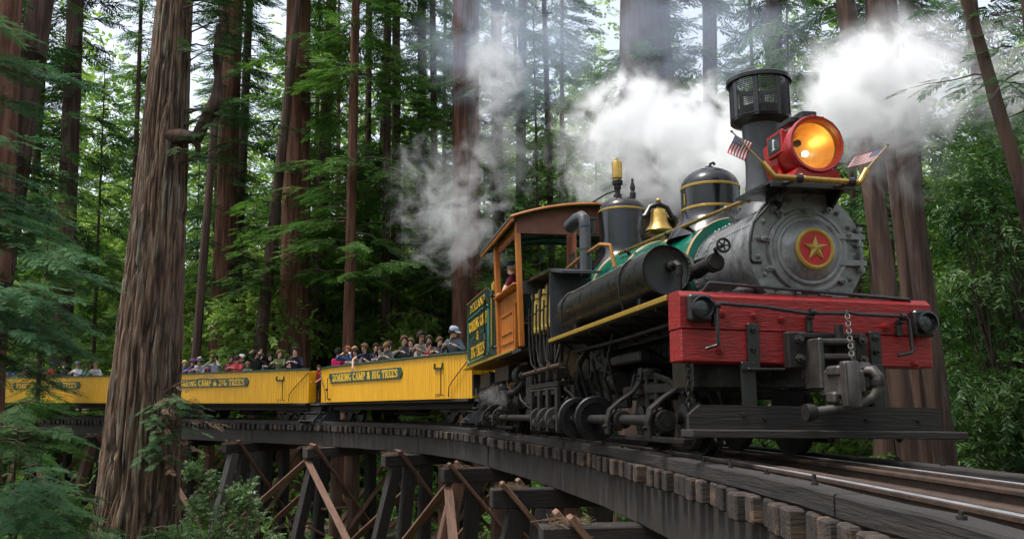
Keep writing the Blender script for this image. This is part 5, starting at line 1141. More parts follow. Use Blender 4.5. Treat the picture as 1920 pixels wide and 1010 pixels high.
rider(T2, 3.45, 'blond child in a blue shirt', G2, shirt=(.07, .12, .3), hair=(.58, .42, .18), skin=2, size=.9, lean=.2, z=FZ + .82)
rider(T2, 2.88, 'person in a purple hat next to the blond child', G2, shirt=(.10, .03, .16), hat='brim', hatc=(.12, .06, .17), lean=.15, z=FZ + .76)
rider(T2, 2.42, 'person in a grey brimmed hat', G2, shirt=(.25, .24, .27), hat='brim', hatc=(.13, .12, .15), lean=.15, z=FZ + .78)
rider(T2, 1.74, 'person in a pink cap and pink top', G2, shirt=(.5, .09, .15), hat='cap', hatc=(.5, .2, .22), x=-.6, z=FZ + .84)
rider(T2, 1.30, 'dark-skinned person in a pale grey hoodie taking a photograph', G2, shirt=(.36, .36, .38), hair=(.012, .01, .01), skin=1, arms=PHOTO, lean=.2, camera='person in the pale grey hoodie', z=FZ + .86)
rider(T2, .55, 'dark-haired person sitting low behind the rim', G2, shirt=(.05, .05, .06), hair=(.015, .012, .01), skin=1, x=-.5, z=FZ + .76)
rider(T2, -.02, 'person in a bright red shirt with head turned away', G2, shirt=(.48, .05, .06), hair=(.05, .028, .018), head=(R(-100), 0), z=FZ + .80)
rider(T2, -.70, 'small fair-haired child next to the red shirt', G2, shirt=(.12, .17, .1), hair=(.32, .2, .08), size=.78, z=FZ + .74)
rider(T2, -1.32, 'man in a black shirt with both arms raised to his face', G2, shirt=(.012, .012, .014), hair=(.02, .014, .012), arms=RAISE, lean=.1, head=(R(-40), R(6)), z=FZ + .92, camera='man in the black shirt')
rider(T2, -2.05, 'dark-haired woman in a black top holding up an arm', G2, shirt=(.02, .02, .024), hair=(.018, .012, .01), longhair=True, arms=(((-.26, .2, .32), (-.05, .45, .43)), ((.3, .2, .62), (.2, .26, .95))), skin=2, z=FZ + .80)
rider(T2, -2.66, 'woman in an olive sweater with her hair tied back', G2, shirt=(.12, .14, .055), hair=(.16, .08, .04), skin=2, lean=.1, head=(R(-20), R(5)), z=FZ + .90)
rider(T2, -2.98, 'small person peeking out beside the olive sweater', G2, x=-.5, shirt=(.3, .2, .18), hair=(.1, .05, .03), skin=2, size=.85, z=FZ + .82)
rider(T2, -3.60, 'big man in a navy jacket looking towards the engine', G2, shirt=(.016, .02, .035), hair=(.03, .02, .015), skin=2, yaw=120, head=(R(25), 0), lean=.2, size=1.12, z=FZ + .86)
T3o = HL3 - 5.55      # places measured for a shorter car
for y_, lb, kw in ((6.15, 'person in a red cap at the left edge of the picture', dict(shirt=(.1, .12, .2), hat='cap', hatc=(.5, .03, .06))), (5.4, 'person in a blue patterned shirt near the left edge', dict(shirt=(.10, .15, .28))), (4.2, 'grey-haired person behind the fir sprays', dict(shirt=(.2, .19, .16), hair=(.3, .28, .26))), (3.0, 'dark-clothed person left of the red shirt and blue cap', dict(shirt=(.03, .03, .035))),
                   (2.25, 'person in a red shirt and blue cap', dict(shirt=(.5, .02, .03), hat='cap', hatc=(.03, .08, .35))), (1.35, 'person in a dark jacket raising a camera to the eye', dict(shirt=(.05, .045, .05), arms=PHOTO, camera='dark jacket in the rearmost car')), (.35, 'person in a white hoodie and grey cap', dict(shirt=(.55, .55, .58), hat='cap', hatc=(.16, .17, .2))), (-.3, 'small person in a teal top', dict(shirt=(.05, .22, .2), size=.8)), (-1.1, 'fair-haired person in a white shirt next to the big trunk', dict(shirt=(.6, .6, .6), hair=(.3, .19, .08), lean=.3))):
    kw.setdefault('size', 1.); rider(T3, y_ - T3o, lb, G3, z=FZ + .82, **kw)
for T_, y_, lb, g, kw in ((T1, 3.5, 'fair woman in the second row behind the magenta shirt', G1, dict(shirt=(.3, .3, .32), hair=(.35, .22, .1), skin=2)), (T1, 1.0, 'person in grey in the second row right of the navy T-shirt', G1, dict(shirt=(.2, .19, .2), hair=(.05, .03, .02), skin=2)), (T1, -.4, 'woman in a pale top in the second row beside the grey jacket', G1, dict(shirt=(.4, .36, .33), hair=(.12, .07, .04), longhair=True, skin=2)), (T1, -1.5, 'person in a black top in the second row left of the sunglasses', G1, dict(shirt=(.03, .03, .03), hair=(.04, .03, .02))),
        (T2, 3.15, 'white-haired person in the second row behind the purple hat', G2, dict(shirt=(.45, .44, .46), hair=(.5, .48, .45), skin=2)), (T2, 2.05, 'person in a blue top in the second row behind the grey hat', G2, dict(shirt=(.06, .1, .25), hair=(.06, .04, .02), skin=2)), (T2, .95, 'person in a maroon top in the second row right of the hoodie', G2, dict(shirt=(.2, .03, .05), hair=(.03, .02, .015))), (T2, .25, 'person in a white cap in the second row left of the red shirt', G2, dict(shirt=(.1, .1, .1), hat='cap', hatc=(.6, .6, .6), skin=2)), (T2, -1.0, 'person in a grey top in the second row behind the fair-haired child', G2, dict(shirt=(.22, .22, .22), hair=(.08, .05, .03), skin=2)),
        (T3, 4.8 - T3o, 'person in a purple top in the second row near the left edge', G3, dict(shirt=(.2, .1, .25), skin=2)), (T3, 3.6 - T3o, 'person in a pink top in the second row behind the fir sprays', G3, dict(shirt=(.5, .2, .25), skin=2)), (T3, .9 - T3o, 'person in a black top in the second row left of the white hoodie', G3, dict(shirt=(.02, .02, .02), skin=2))):
    rider(T_, y_, lb, g, x=-.42, z=FZ + .84, arms=None, **kw)
# engine crew
person('engineer in a dark blue cap and maroon shirt leaning out of the cab window', LO @ Matrix.Translation((-1.0, 8.62, 2.33)) @ Matrix.Rotation(R(50), 4, 'Z'), shirt=(.13, .015, .03), hair=(.30, .19, .10), skin=2, hat='cap', hatc=(.014, .022, .07), lean=.2, stand=True, head=(R(0), 0), sleeve='short', armL=((-.25, .16, .30), (.05, .34, .28)), armR=((.28, .2, .33), (.15, .42, .28)))
person('fireman in a dark hat seen through the cab front window', LO @ Matrix.Translation((.55, 8.3, 2.33)) @ Matrix.Rotation(R(150), 4, 'Z'), shirt=(.03, .03, .035), hair=(.03, .02, .015), hat='brim', hatc=(.03, .02, .018), stand=True)

# ------------------------------------------------------------------ foliage pieces
def quads_to(V, F): return np.array(V, float), np.array(F, int)
def spray_tpl(k, width=.05, droop=.12, seed=0, needles=0):
    """flat feathery redwood spray along +x, unit length"""
    r_ = np.random.default_rng(seed); V = []; F = []
    def quad(a, b, w_, up=(0, 0, 1)):
        a, b = np.array(a, float), np.array(b, float); d = b - a; n = np.cross(d, up); n = n / (np.linalg.norm(n) + 1e-9) * w_ / 2; m = a * .45 + b * .55
        i = len(V); V.extend([a, m - n, b, m + n]); F.append((i, i + 1, i + 2, i + 3))
    quad((0, 0, 0), (1, 0, -droop), .022)
    for i in range(k):
        t = .06 + .9 * i / k
        for sg in (-1, 1):
            tt = t + r_.uniform(-.02, .02); L = (.40 * (1 - .75 * abs(tt - .3) ** 1.2)) * r_.uniform(.75, 1.1)
            a = np.array((tt, 0, -droop * tt * tt)); ang = R(48 + r_.uniform(-9, 9) - 14 * tt)
            e = a + L * np.array((math.cos(ang), sg * math.sin(ang), -.16 + r_.uniform(-.12, .1)))
            if not needles: quad(a, e, width * r_.uniform(.8, 1.2) * 1.3, (r_.uniform(-.3, .3), r_.uniform(-.3, .3), 1))
            else:
                quad(a, e, .012); d = (e - a); L_ = np.linalg.norm(d); d = d / L_; sd = np.cross(d, (0, 0, 1)); sd /= np.linalg.norm(sd)
                for q in range(needles):
                    u_ = (q + .6) / needles; p = a + d * L_ * u_; nl = .062 * (1 - .55 * abs(u_ - .45) * 1.6)
                    for s2 in (-1, 1): quad(p, p + nl * (d * .55 + sd * s2 * .83 + np.array((0, 0, r_.uniform(-.2, .15)))), .027, (r_.uniform(-.4, .4), r_.uniform(-.4, .4), 1))
    return quads_to(V, F)
def leaf_tpl(k, L=.26, W_=.09, seed=0, spread=.5):
    """twig with elliptical leaves, unit length"""
    r_ = np.random.default_rng(seed); V = []; F = []
    V += [(0, -.008, 0), (.5, -.006, .02), (1, 0, 0), (.5, .006, .02)]; F.append((0, 1, 2, 3))
    for i in range(k):
        t = .15 + .85 * i / k; sg = 1 if i % 2 else -1
        d = np.array((.6 + r_.uniform(-.2, .3), sg * r_.uniform(.4, 1), r_.uniform(-.6, .35))); d /= np.linalg.norm(d)
        n = np.cross(d, (r_.uniform(-.5, .5), r_.uniform(-.5, .5), 1)); n /= np.linalg.norm(n); up = np.cross(n, d)
        a = np.array((t, 0, 0)); l = L * r_.uniform(.7, 1.2); w_ = W_ * r_.uniform(.8, 1.2); b = len(V)
        for u_, ww, z in ((0, .1, 0), (.35, .5, .02), (.7, .4, 0), (1, .02, -.05)):
            V += [a + d * l * u_ - n * ww * w_ + up * z * l, a + d * l * u_ + n * ww * w_ + up * z * l]
        for q in range(3): F.append((b + 2 * q, b + 2 * q + 1, b + 2 * q + 3, b + 2 * q + 2))
    return quads_to(V, F)
SP_MID = [spray_tpl(8, .055, .2, s) for s in (1, 2, 3)]
SP_FAR = [spray_tpl(3, .16, .2, s) for s in (4, 5)]
SP_NEAR = [spray_tpl(9, .05, .16, s, 9) for s in (6, 7)]
LF = [leaf_tpl(9, .30, .13, s) for s in (8, 9)]
LF_NARROW = [leaf_tpl(10, .26, .075, s) for s in (10, 11)]
def scatter(tpls, pos, dirx, up, scl, seed=0):
    """copies of the pieces at points -> V, F arrays"""
    pos, dirx, up, scl = (np.asarray(a, float) for a in (pos, dirx, up, scl)); r_ = np.random.default_rng(seed); Vs = []; Fs = []; b = 0
    x = dirx / (np.linalg.norm(dirx, axis=1, keepdims=True) + 1e-9); y = np.cross(up, x); y /= (np.linalg.norm(y, axis=1, keepdims=True) + 1e-9); z = np.cross(x, y)
    which = r_.integers(0, len(tpls), len(pos))
    for k, (V, F) in enumerate(tpls):
        m = which == k
        if not m.any(): continue
        s = scl[m][:, None, None]
        W_ = pos[m][:, None, :] + s * (V[None, :, 0:1] * x[m][:, None, :] + V[None, :, 1:2] * y[m][:, None, :] + V[None, :, 2:3] * z[m][:, None, :])
        n = m.sum(); Vs.append(W_.reshape(-1, 3)); Fs.append((F[None] + (np.arange(n) * len(V))[:, None, None]).reshape(-1, 4) + b); b += n * len(V)
    return np.concatenate(Vs), np.concatenate(Fs)
def limb_quads(lines, r0, n=4):
    V = []; F = []
    for pts in lines:
        pts = np.asarray(pts, float); m = len(pts); b = len(V)
        for k in range(m):
            t = pts[min(k + 1, m - 1)] - pts[max(k - 1, 0)]; t = t / (np.linalg.norm(t) + 1e-9)
            e1 = np.cross(t, (0, 0, 1.)) if abs(t[2]) < .95 else np.cross(t, (1., 0, 0)); e1 /= np.linalg.norm(e1); e2 = np.cross(t, e1)
            rr = r0 * (1 - .85 * k / (m - 1))
            for q in range(n): a = 2 * math.pi * q / n; V.append(pts[k] + rr * (e1 * math.cos(a) + e2 * math.sin(a)))
        for k in range(m - 1):
            for q in range(n): F.append((b + k * n + q, b + k * n + (q + 1) % n, b + (k + 1) * n + (q + 1) % n, b + (k + 1) * n + q))
    return np.array(V), np.array(F)
def crown_mesh(name, lines, pos, dirx, up, scl, tpls, leaf, wood=None, r0=.035, seed=0):
    V, F = scatter(tpls, pos, dirx, up, scl, seed); mi = np.zeros(len(F), int)
    if lines: V2, F2 = limb_quads(lines, r0); F = np.concatenate([F, F2 + len(V)]); V = np.concatenate([V, V2]); mi = np.concatenate([mi, np.ones(len(F2), int)])
    return mesh_np(name, V, F, [leaf, wood or WOODB], mi)
def bough(r_, base, tip, sag, dens, s0, s1, out):
    """one branch with sprays on both sides"""
    lines, pos, dx, up, sc_ = out
    base, tip = np.array(base, float), np.array(tip, float); L = np.linalg.norm(tip - base); n = 6
    pts = [base + (tip - base) * t + np.array((0, 0, sag * L * 4 * t * (1 - t) * .5 - 0 * t)) + r_.normal(0, .02 * L, 3) * (t > 0) for t in np.linspace(0, 1, n)]
    lines.append(pts); P = np.array(pts); m = max(2, int(L * dens))
    h = (tip - base); h[2] = 0; h /= (np.linalg.norm(h) + 1e-9); sd = np.array((-h[1], h[0], 0))
    for q in range(m):
        t = .12 + .88 * (q + r_.uniform(0, 1)) / m; f = t * (n - 1); i = min(int(f), n - 2); p = P[i] + (P[i + 1] - P[i]) * (f - i)
        sg = 1 if q % 2 else -1; a = R(r_.uniform(25, 70)) * (1 - .5 * t)
        d = h * math.cos(a) + sd * sg * math.sin(a) + np.array((0, 0, r_.uniform(-.45, .05)))
        pos.append(p + r_.normal(0, .04, 3)); dx.append(d); up.append((r_.normal(0, .25), r_.normal(0, .25), 1)); sc_.append(r_.uniform(s0, s1) * (1.15 - .45 * t))
    pos.append(P[-1]); dx.append(h + np.array((0, 0, -.2))); up.append((0, 0, 1)); sc_.append(s1 * .7)
def conifer_crown(name, h0, h1, rad, nb, dens, s0, s1, tpls, leaf, seed, rtr=.3, taper=1., r0=.035):
    r_ = np.random.default_rng(seed); out = ([], [], [], [], [])
    for i in range(nb):
        t = r_.uniform(0, 1) ** .9; z = h0 + (h1 - h0) * t; a = r_.uniform(0, 2 * math.pi); L = rad * r_.uniform(.45, 1.) * (1 - taper * t * .75)
        base = (rtr * .6 * math.cos(a), rtr * .6 * math.sin(a), z); dz = r_.uniform(-.45, .12) * L
        bough(r_, base, (L * math.cos(a), L * math.sin(a), z + dz), r_.uniform(.05, .25), dens, s0, s1, out)
    return crown_mesh(name, *out, tpls, leaf, seed=seed, r0=r0)
def broad_crown(name, blobs, n, s0, s1, tpls, leaf, seed, stems=None, r0=.05):
    """twigs gathered in clumps; blobs: (centre, radii)"""
    r_ = np.random.default_rng(seed); pos = []; dx = []; up = []; sc_ = []; lines = []
    wts = np.array([b[1][0] * b[1][1] + b[1][2] for b in blobs]); wts = wts / wts.sum()
    for bi, (c, rr) in enumerate(blobs):
        nn = int(n * wts[bi]); c = np.array(c); rr = np.array(rr); ncl = max(4, nn // 22); cl = []
        for q in range(ncl):
            v = r_.normal(size=3); v /= np.linalg.norm(v); cl.append(c + v * rr * r_.uniform(.35, 1) ** .6)
            if stems is not None: lines.append([stems, stems * .4 + cl[-1] * .6 + r_.normal(0, .2, 3), cl[-1]])
        for q in range(nn):
            k = cl[int(r_.integers(ncl))]; v = r_.normal(size=3); p = k + v * rr.mean() * .16; d = (p - c) / rr + r_.normal(0, .6, 3); d[2] -= .15
            pos.append(p); dx.append(d); up.append((r_.normal(0, .5), r_.normal(0, .5), 1)); sc_.append(r_.uniform(s0, s1))
    return crown_mesh(name, lines, pos, dx, up, sc_, tpls, leaf, seed=seed, r0=r0)
def pnoise(u_, v, nu, nv, r_):
    """smooth value noise, periodic in u"""
    g = r_.uniform(-1, 1, (nu, nv + 2)); fu = (u_ % 1) * nu; fv = np.clip(v, 0, 1) * nv; iu = fu.astype(int) % nu; iv = np.minimum(fv.astype(int), nv); a = fu - np.floor(fu); b = fv - iv
    a = a * a * (3 - 2 * a); b = b * b * (3 - 2 * b); ju = (iu + 1) % nu; jv = np.minimum(iv + 1, nv + 1)
    return (g[iu, iv] * (1 - a) + g[ju, iv] * a) * (1 - b) + (g[iu, jv] * (1 - a) + g[ju, jv] * a) * b
def trunk_mesh(name, L, r0, r1, n, rows, mat, ridge, seed, dx=(0, 0), flare=.25, fine=0, bend=0, prof=None):
    """tapered trunk with furrowed bark; local z up, top shifted by dx"""
    r_ = np.random.default_rng(seed); t = np.linspace(0, 1, rows + 1); th = np.arange(n) / n; TH, TT = np.meshgrid(th, t)
    rr = (r0 + (r1 - r0) * TT if prof is None else np.interp(TT * L, [p[0] for p in prof], [p[1] for p in prof])) + r0 * flare * np.exp(-TT * L / (1.6 * r0 + .3))
    warp = .012 * pnoise(TH * 0, TT, 3, 10, r_) + .02 * pnoise(TH, TT, 6, int(L / 3) + 2, r_)
    k = max(7, int(n / 7)); f1 = np.exp(-(pnoise(TH + warp * (1.6 if fine else 1), TT, k, int(L / (1.3 if fine else 3)) + 2, r_) / .16) ** 2); rd = -f1
    if fine: rd = rd - .7 * np.exp(-(pnoise(TH + warp * 1.4, TT, int(k * 1.7), int(L / 1.3) + 3, r_) / .13) ** 2) + .25 * pnoise(TH + warp, TT, k * 3, int(L * 2) + 3, r_) + .2 * pnoise(TH, TT, k, int(L * 3), r_)
    rr = rr * (1 + ridge * (rd + (.6 if fine else .35)) + .05 * pnoise(TH, TT, 4, int(L / 5) + 2, r_))
    bx = bend * pnoise(TH * 0, TT, 1, 6, r_); by = bend * pnoise(TH * 0, TT, 1, 6, r_)
    V = np.stack([rr * np.cos(2 * np.pi * TH) + dx[0] * TT + bx, rr * np.sin(2 * np.pi * TH) + dx[1] * TT + by, L * TT], -1).reshape(-1, 3)
    i, j = np.meshgrid(np.arange(rows), np.arange(n), indexing='ij'); a = (i * n + j).ravel(); b = (i * n + (j + 1) % n).ravel()
    return mesh_np(name, V, np.stack([a, b, b + n, a + n], 1), mat, None, True)
# crown kinds, shared by the trees of a kind (local origin at the trunk base, about -6.8 m below the camera)
CR_OLD = [conifer_crown('crown', 9, 38, 4.6, 115, 5, .8, 1.35, SP_MID, LDARK, 20, .5), conifer_crown('crown', 7, 38, 4.4, 125, 5, .8, 1.3, SP_MID, LMID, 21, .4), conifer_crown('crown', 11, 38, 5.0, 100, 5, .85, 1.4, SP_MID, LMID, 22, .5)]
CR_YOUNG = [conifer_crown('crown', 2, 21, 3.0, 120, 4.6, .6, 1.05, SP_MID, LMID, 23, .15), conifer_crown('crown', 1, 16, 2.6, 100, 4.6, .55, 1., SP_MID, LMID, 24, .12), conifer_crown('crown', 3, 26, 3.4, 130, 4.4, .65, 1.1, SP_MID, LMID, 25, .2)]
CR_FEATHER = [conifer_crown('crown', 1, 10.5, 3.2, 85, 5.2, .6, 1.1, SP_MID, LBRIGHT, 26, .1, .8), conifer_crown('crown', 1, 8.5, 3.0, 75, 5.2, .6, 1.05, SP_MID, LBRIGHT, 27, .1, .8)]
def blobs_for(h, r, seed, nb=9, lo=.3):
    r_ = np.random.default_rng(seed); return [((r_.normal(0, r * .45), r_.normal(0, r * .45), h * r_.uniform(lo, 1)), tuple(r_.uniform(.5, .8) * r * np.array((1, 1, .75)))) for _ in range(nb)]
CR_BROAD = [broad_crown('crown', blobs_for(12, 4.2, 30), 3200, .7, 1.15, LF, LBRIGHT, 30, np.array((0, 0, 3.)), .07), broad_crown('crown', blobs_for(15, 4.8, 31, 11), 3400, .8, 1.25, LF, LBRIGHT, 31, np.array((0, 0, 4.)), .08), broad_crown('crown', blobs_for(9, 3.4, 32, 8), 2600, .6, 1.0, LF, LBRIGHT, 32, np.array((0, 0, 2.)), .06)]
def tree(name, label, cat, base, top, r0, r1, mat, crown=None, scale=1., rot=0, n=36, rows=26, ridge=.05, group=None, seed=None, fine=0, flare=.25, bend=0, czo=0, prof=None):
    base, top = Vector(base), Vector(top); o = empty(name, Matrix.Translation(base)); tag(o, label, cat, group)
    seed = seed if seed is not None else len(label) * 13 + int(abs(base.x) * 10)
    L = top.z - base.z
    obj('trunk', trunk_mesh('trunk', L, r0, r1, n, rows, mat, ridge, seed, (top.x - base.x, top.y - base.y), flare, fine, bend, prof), o)
    if crown is not None:
        c = obj('crown', crown, o, Matrix.Translation((0, 0, czo)) @ Matrix.Rotation(rot, 4, 'Z') @ Matrix.Scale(scale, 4)); tag(c, kind='stuff')
    return o
TREES = [
 ('redwood_tree', 'reddish redwood trunk cut by the left edge of the picture', (-12.92, 22, -6.86), (-13.57, 22, 30), .463, .2, BARK, None, 0),
 ('redwood_tree', 'dark leaning redwood in the top left corner beside the reddish edge trunk', (-18.51, 30, -6.72), (-15.49, 30, 30), .562, .32, BARKD, CR_OLD[0], 0),
 ('redwood_tree', 'dark straight redwood above the rearmost car, left of the big foreground trunk', (-22.79, 45, -6.42), (-23.62, 45, 30), .541, .37, BARKD, CR_OLD[0], 1),
 ('redwood_tree', 'brown redwood with a slimmer twin, first behind the big foreground trunk', (-15.89, 48, -6.76), (-15.86, 48, 30), .630, .436, BARK, CR_OLD[0], 2),
 ('redwood_tree', 'slim dark redwood close against the right side of a brown one', (-16.45, 52, -6.6), (-16.22, 52, 30), .399, .178, BARKD, CR_OLD[1], 3),
 ('redwood_tree', 'very thin leaning trunk just right of the big foreground redwood', (-14.59, 40, -6.83), (-13.3, 40, 30), .227, .1, BARKD, None, 4),
 ('redwood_tree', 'thin dark trunk leaning right, left of the thick red-brown redwood', (-12.65, 42, -6.88), (-9.83, 42, 30), .361, .08, BARKD, CR_YOUNG[1], 5),
 ('redwood_tree', 'thick red-brown redwood behind the middle of the middle car', (-10.71, 44, -6.9), (-11.37, 44, 30), .824, .5, BARK, CR_OLD[2], 6),
 ('redwood_tree', 'mid-sized dark redwood right of the thick red-brown one', (-11.26, 50, -6.83), (-10.59, 50, 30), .452, .228, BARKD, CR_OLD[1], 7),
 ('redwood_tree', 'slender straight brown redwood behind the gap between two cars', (-7.39, 40, -6.9), (-7.48, 40, 30), .303, .131, BARK, CR_OLD[2], 8),
 ('redwood_tree', 'left of a close pair of slender dark redwoods behind the foremost car', (-6.54, 46, -6.9), (-6.87, 46, 30), .296, .125, BARKD, CR_OLD[1], 9),
 ('redwood_tree', 'right of a close pair of slender dark redwoods behind the foremost car', (-6.19, 48, -6.88), (-6.75, 48, 30), .330, .182, BARKD, CR_OLD[0], 10),
 ('redwood_tree', 'thin upright trunk seen through the pale steam left of the double redwood', (-4.08, 50, -6.83), (-4.9, 50, 30), .227, .175, BARKD, CR_YOUNG[2], 11),
 ('redwood_tree', 'dark trunk between the slender pair and the steam wisp', (-5.25, 55, -6.58), (-6.11, 55, 30), .519, .15, BARKD, CR_OLD[1], 12),
 ('redwood_tree', 'left stem of the double red-brown redwood behind the front of the foremost car', (-2.38, 42, -6.9), (-2.72, 42, 30), .462, .281, BARK, None, 13),
 ('redwood_tree', 'right stem of the double red-brown redwood behind the front of the foremost car', (-1.84, 43, -6.9), (-2.17, 43, 30), .506, .298, BARK, CR_OLD[2], 14),
 ('redwood_tree', 'grey trunk veiled by the rising steam wisp behind the cab', (-.6, 52, -6.75), (-1.08, 52, 30), .442, .299, BARKG, CR_OLD[1], 15),
 ('redwood_tree', 'dim trunk right of the rising steam wisp behind the cab', (.33, 56, -6.51), (.77, 56, 30), .404, .26, BARKD, CR_OLD[0], 16),
 ('redwood_tree', 'giant dark redwood rising out of the steam above the locomotive', (5.62, 34, -6.74), (5.15, 34, 30), 1.83, .6, BARKD, CR_OLD[0], 17),
 ('redwood_tree', 'leaning brown trunk nearest the right side of the smokebox', (7.07, 15, -6.2), (3.99, 15, 30), .20, .08, BARKD, None, 18),
 ('redwood_tree', 'dark straight trunk standing above the right-hand steam', (10.81, 26, -4.21), (11.84, 26, 30), .365, .281, BARKD, CR_OLD[0], 19),
 ('redwood_tree', 'left stem of the leaning pair behind the right end of the red beam', (7.94, 16.5, -5.74), (5.76, 16.5, 30), .17, .08, BARKD, None, 20),
 ('redwood_tree', 'right grey-streaked stem of the leaning pair behind the right end of the red beam', (8.01, 16, -5.71), (5.66, 16, 30), .215, .07, BARKG, None, 21),
 ('redwood_tree', 'dark trunk deep in the laurel leaves at the right', (13.58, 24, -3.66), (12.5, 24, 30), .245, .1, BARKD, CR_YOUNG[0], 22),
 ('redwood_tree', 'dark redwood whose foliage hangs above the right-hand steam', (15.63, 34, -4.27), (16.27, 34, 30), .36, .227, BARKD, CR_OLD[0], 23),
 ('redwood_tree', 'dim redwood right of the giant trunk, veiled in blue smoke', (10.32, 46, -6.14), (10.99, 46, 30), .487, .337, BARKD, CR_OLD[1], 24),
 ('redwood_tree', 'dark redwood behind the smokestack top', (11.81, 40, -5.27), (12.79, 40, 30), .471, .33, BARKD, CR_OLD[0], 25)]
for (nm, lb, b0, t0, r0, r1, mt, cr, k) in TREES:
    tree(nm, lb, 'tree', b0, t0, r0, r1, mt, cr, 1., k * 1.7, n=72 if r0 > .8 or b0[1] < 20 else 40, rows=40 if b0[1] < 24 else 26, ridge=.075 if r0 > .8 else .055, seed=100 + k, fine=1 if (r0 > .8 or b0[1] < 20) else 0, group='redwoods behind the train', prof=[(0, 1.5), (17, 1.1), (21.5, .92), (37, .6)] if r0 > 1.5 else None)
# the big foreground redwood, furrowed, with a broken bent limb
bt = tree('redwood_tree', 'massive foreground redwood with furrowed lichen-streaked bark and a bent broken limb', 'tree', (-7.99, 19, -6.9), (-7.14, 19, 30), .93, .30, BARKF, None, n=300, rows=420, ridge=.12, seed=5, fine=1, flare=.2, prof=[(0, .93), (5.9, .69), (9.4, .555), (15.5, .345), (37, .14)])
I4 = Matrix.Translation((-7.99, 19, -6.9)).inverted()
mb = MB(); mb.tube([I4 @ Vector(p) for p in ((-7.7, 18.75, 5.3), (-7.2, 18.7, 5.30), (-6.86, 18.65, 5.28), (-6.72, 18.65, 5.6), (-6.58, 18.65, 5.9), (-6.46, 18.66, 6.15), (-6.47, 18.7, 6.6), (-6.56, 18.75, 7.1), (-6.55, 18.8, 7.9))], [.2, .17, .15, .13, .14, .15, .085, .075, .05], 12)
mb.tube([I4 @ Vector(p) for p in ((-6.9, 18.65, 5.25), (-6.82, 18.62, 5.05), (-6.8, 18.62, 4.85))], [.1, .07, .02], 8); mb.build('broken_limb', BARKD, bt)
r_ = np.random.default_rng(41); out = ([], [], [], [], [])
for q in range(26):
    z = r_.uniform(11.5, 17); a = r_.uniform(-1.2, 1.0); L = r_.uniform(1.2, 2.6); b0 = np.array((.45, -.1, z)); 
    bough(r_, b0 + .3 * np.array((math.cos(a), math.sin(a), 0)), b0 + np.array((L * math.cos(a), -abs(L * math.sin(a)) * .5, r_.uniform(-.6, .3))), .1, 5, .4, .8, out)
tag(obj('crown', crown_mesh('crown', *out, SP_NEAR, LDARK, seed=42, r0=.025), bt), kind='stuff')
out = ([], [], [], [], [])
for q in range(16):
    z = r_.uniform(5.2, 6.6); a = r_.uniform(-1.6, .3); L = r_.uniform(.5, 1.25); b0 = np.array((.72 + .1 * r_.normal(), -.5, z)); bough(r_, b0, b0 + np.array((L * math.cos(a), L * math.sin(a) * .7, r_.uniform(-.45, .4))), .2, 8, .22, .42, out)
tag(obj('trunk_sprouts', crown_mesh('trunk_sprouts', *out, SP_NEAR, LNEAR, seed=43, r0=.015), bt), kind='stuff')
out = ([], [], [], [], [])
for q in range(14):
    z = r_.uniform(5.4, 6.7); a = r_.uniform(-1.3, .5); L = r_.uniform(.4, 1.3); b0 = np.array((.75, -.55, z)); bough(r_, b0, b0 + np.array((L * math.cos(a), L * math.sin(a) * .7, r_.uniform(-.5, .3))), .2, 6, .2, .4, out)
tag(obj('dead_sprouts', crown_mesh('dead_sprouts', *out, SP_MID, LDRY, LDRY, seed=44, r0=.014), bt), kind='stuff')
# young redwoods and broadleaf trees filling the wood; each stands on its own
r_ = np.random.default_rng(77)
YG = [(-27, 40, 0), (-24.5, 52, 2), (-20, 37.5, 1), (-18.5, 58, 0), (-14, 56, 2), (-13.2, 47.5, 1), (-9.3, 57, 0), (-8.6, 49, 1), (-5.2, 60, 2), (-3.4, 48.5, 1), (-.9, 58, 0), (1.6, 45, 2), (3.3, 52, 0), (7.6, 44, 2), (13.6, 45, 0), (17.5, 38, 2), (8.9, 28, 1), (12.2, 31, 0), (16.6, 25, 1), (-30, 58, 2), (20, 50, 0), (-22.5, 63, 2), (-16.5, 64, 2), (-7.6, 63, 2), (-2.2, 63.5, 2), (5.8, 60, 2), (11, 56, 2)]
WHERE = ['at the far left behind the rearmost car', 'left of the dark straight redwood', 'above the left part of the rearmost car', 'deep behind the big foreground trunk', 'behind the leaning thin trunk', 'left of the thick red-brown redwood', 'right of the thick red-brown redwood', 'behind the child on the platform', 'between the slender pair and the double redwood', 'just left of the double redwood', 'right of the double redwood', 'behind the cab roof', 'left of the giant trunk', 'right of the giant trunk', 'behind the smokestack', 'above the right-hand steam', 'low behind the smokebox', 'right of the leaning pair', 'at the far right behind the laurel', 'deep at the far left', 'deep at the far right', 'tall, far behind the rearmost car', 'tall, in the bright gap near the foreground trunk', 'tall, behind the slender brown redwood', 'tall, behind the thin steam wisp', 'tall, far behind the cab roof', 'tall, far behind the front dome']
for i, ((x_, y_, c_), wh) in enumerate(zip(YG, WHERE)):
    g_ = float(gh(x_, y_)); h = (21, 16, 26)[c_]; s_ = r_.uniform(.9, 1.15)
    tree('young_redwood', 'bushy young redwood with drooping green sprays ' + wh, 'tree', (x_, y_, g_ - .2), (x_ + r_.normal(0, .3), y_, g_ + h * s_ + .6), .16 * s_, .02, BARKD, CR_YOUNG[c_], s_, i * 2.1, n=14, rows=16, group='young redwoods in the wood', seed=300 + i)
FE = [(-13.4, 45.2, 'left of the thick red-brown redwood'), (-8.9, 45.6, 'right of the thick red-brown redwood'), (-5.0, 44.6, 'below the slender dark pair'), (-17.8, 45.6, 'behind the big foreground trunk'), (-.4, 46.2, 'right of the double redwood'), (-3.9, 51.5, 'left of the double redwood'), (-24.6, 46.4, 'behind the rearmost car'), (-11.2, 55.2, 'far behind the thick red-brown redwood')]
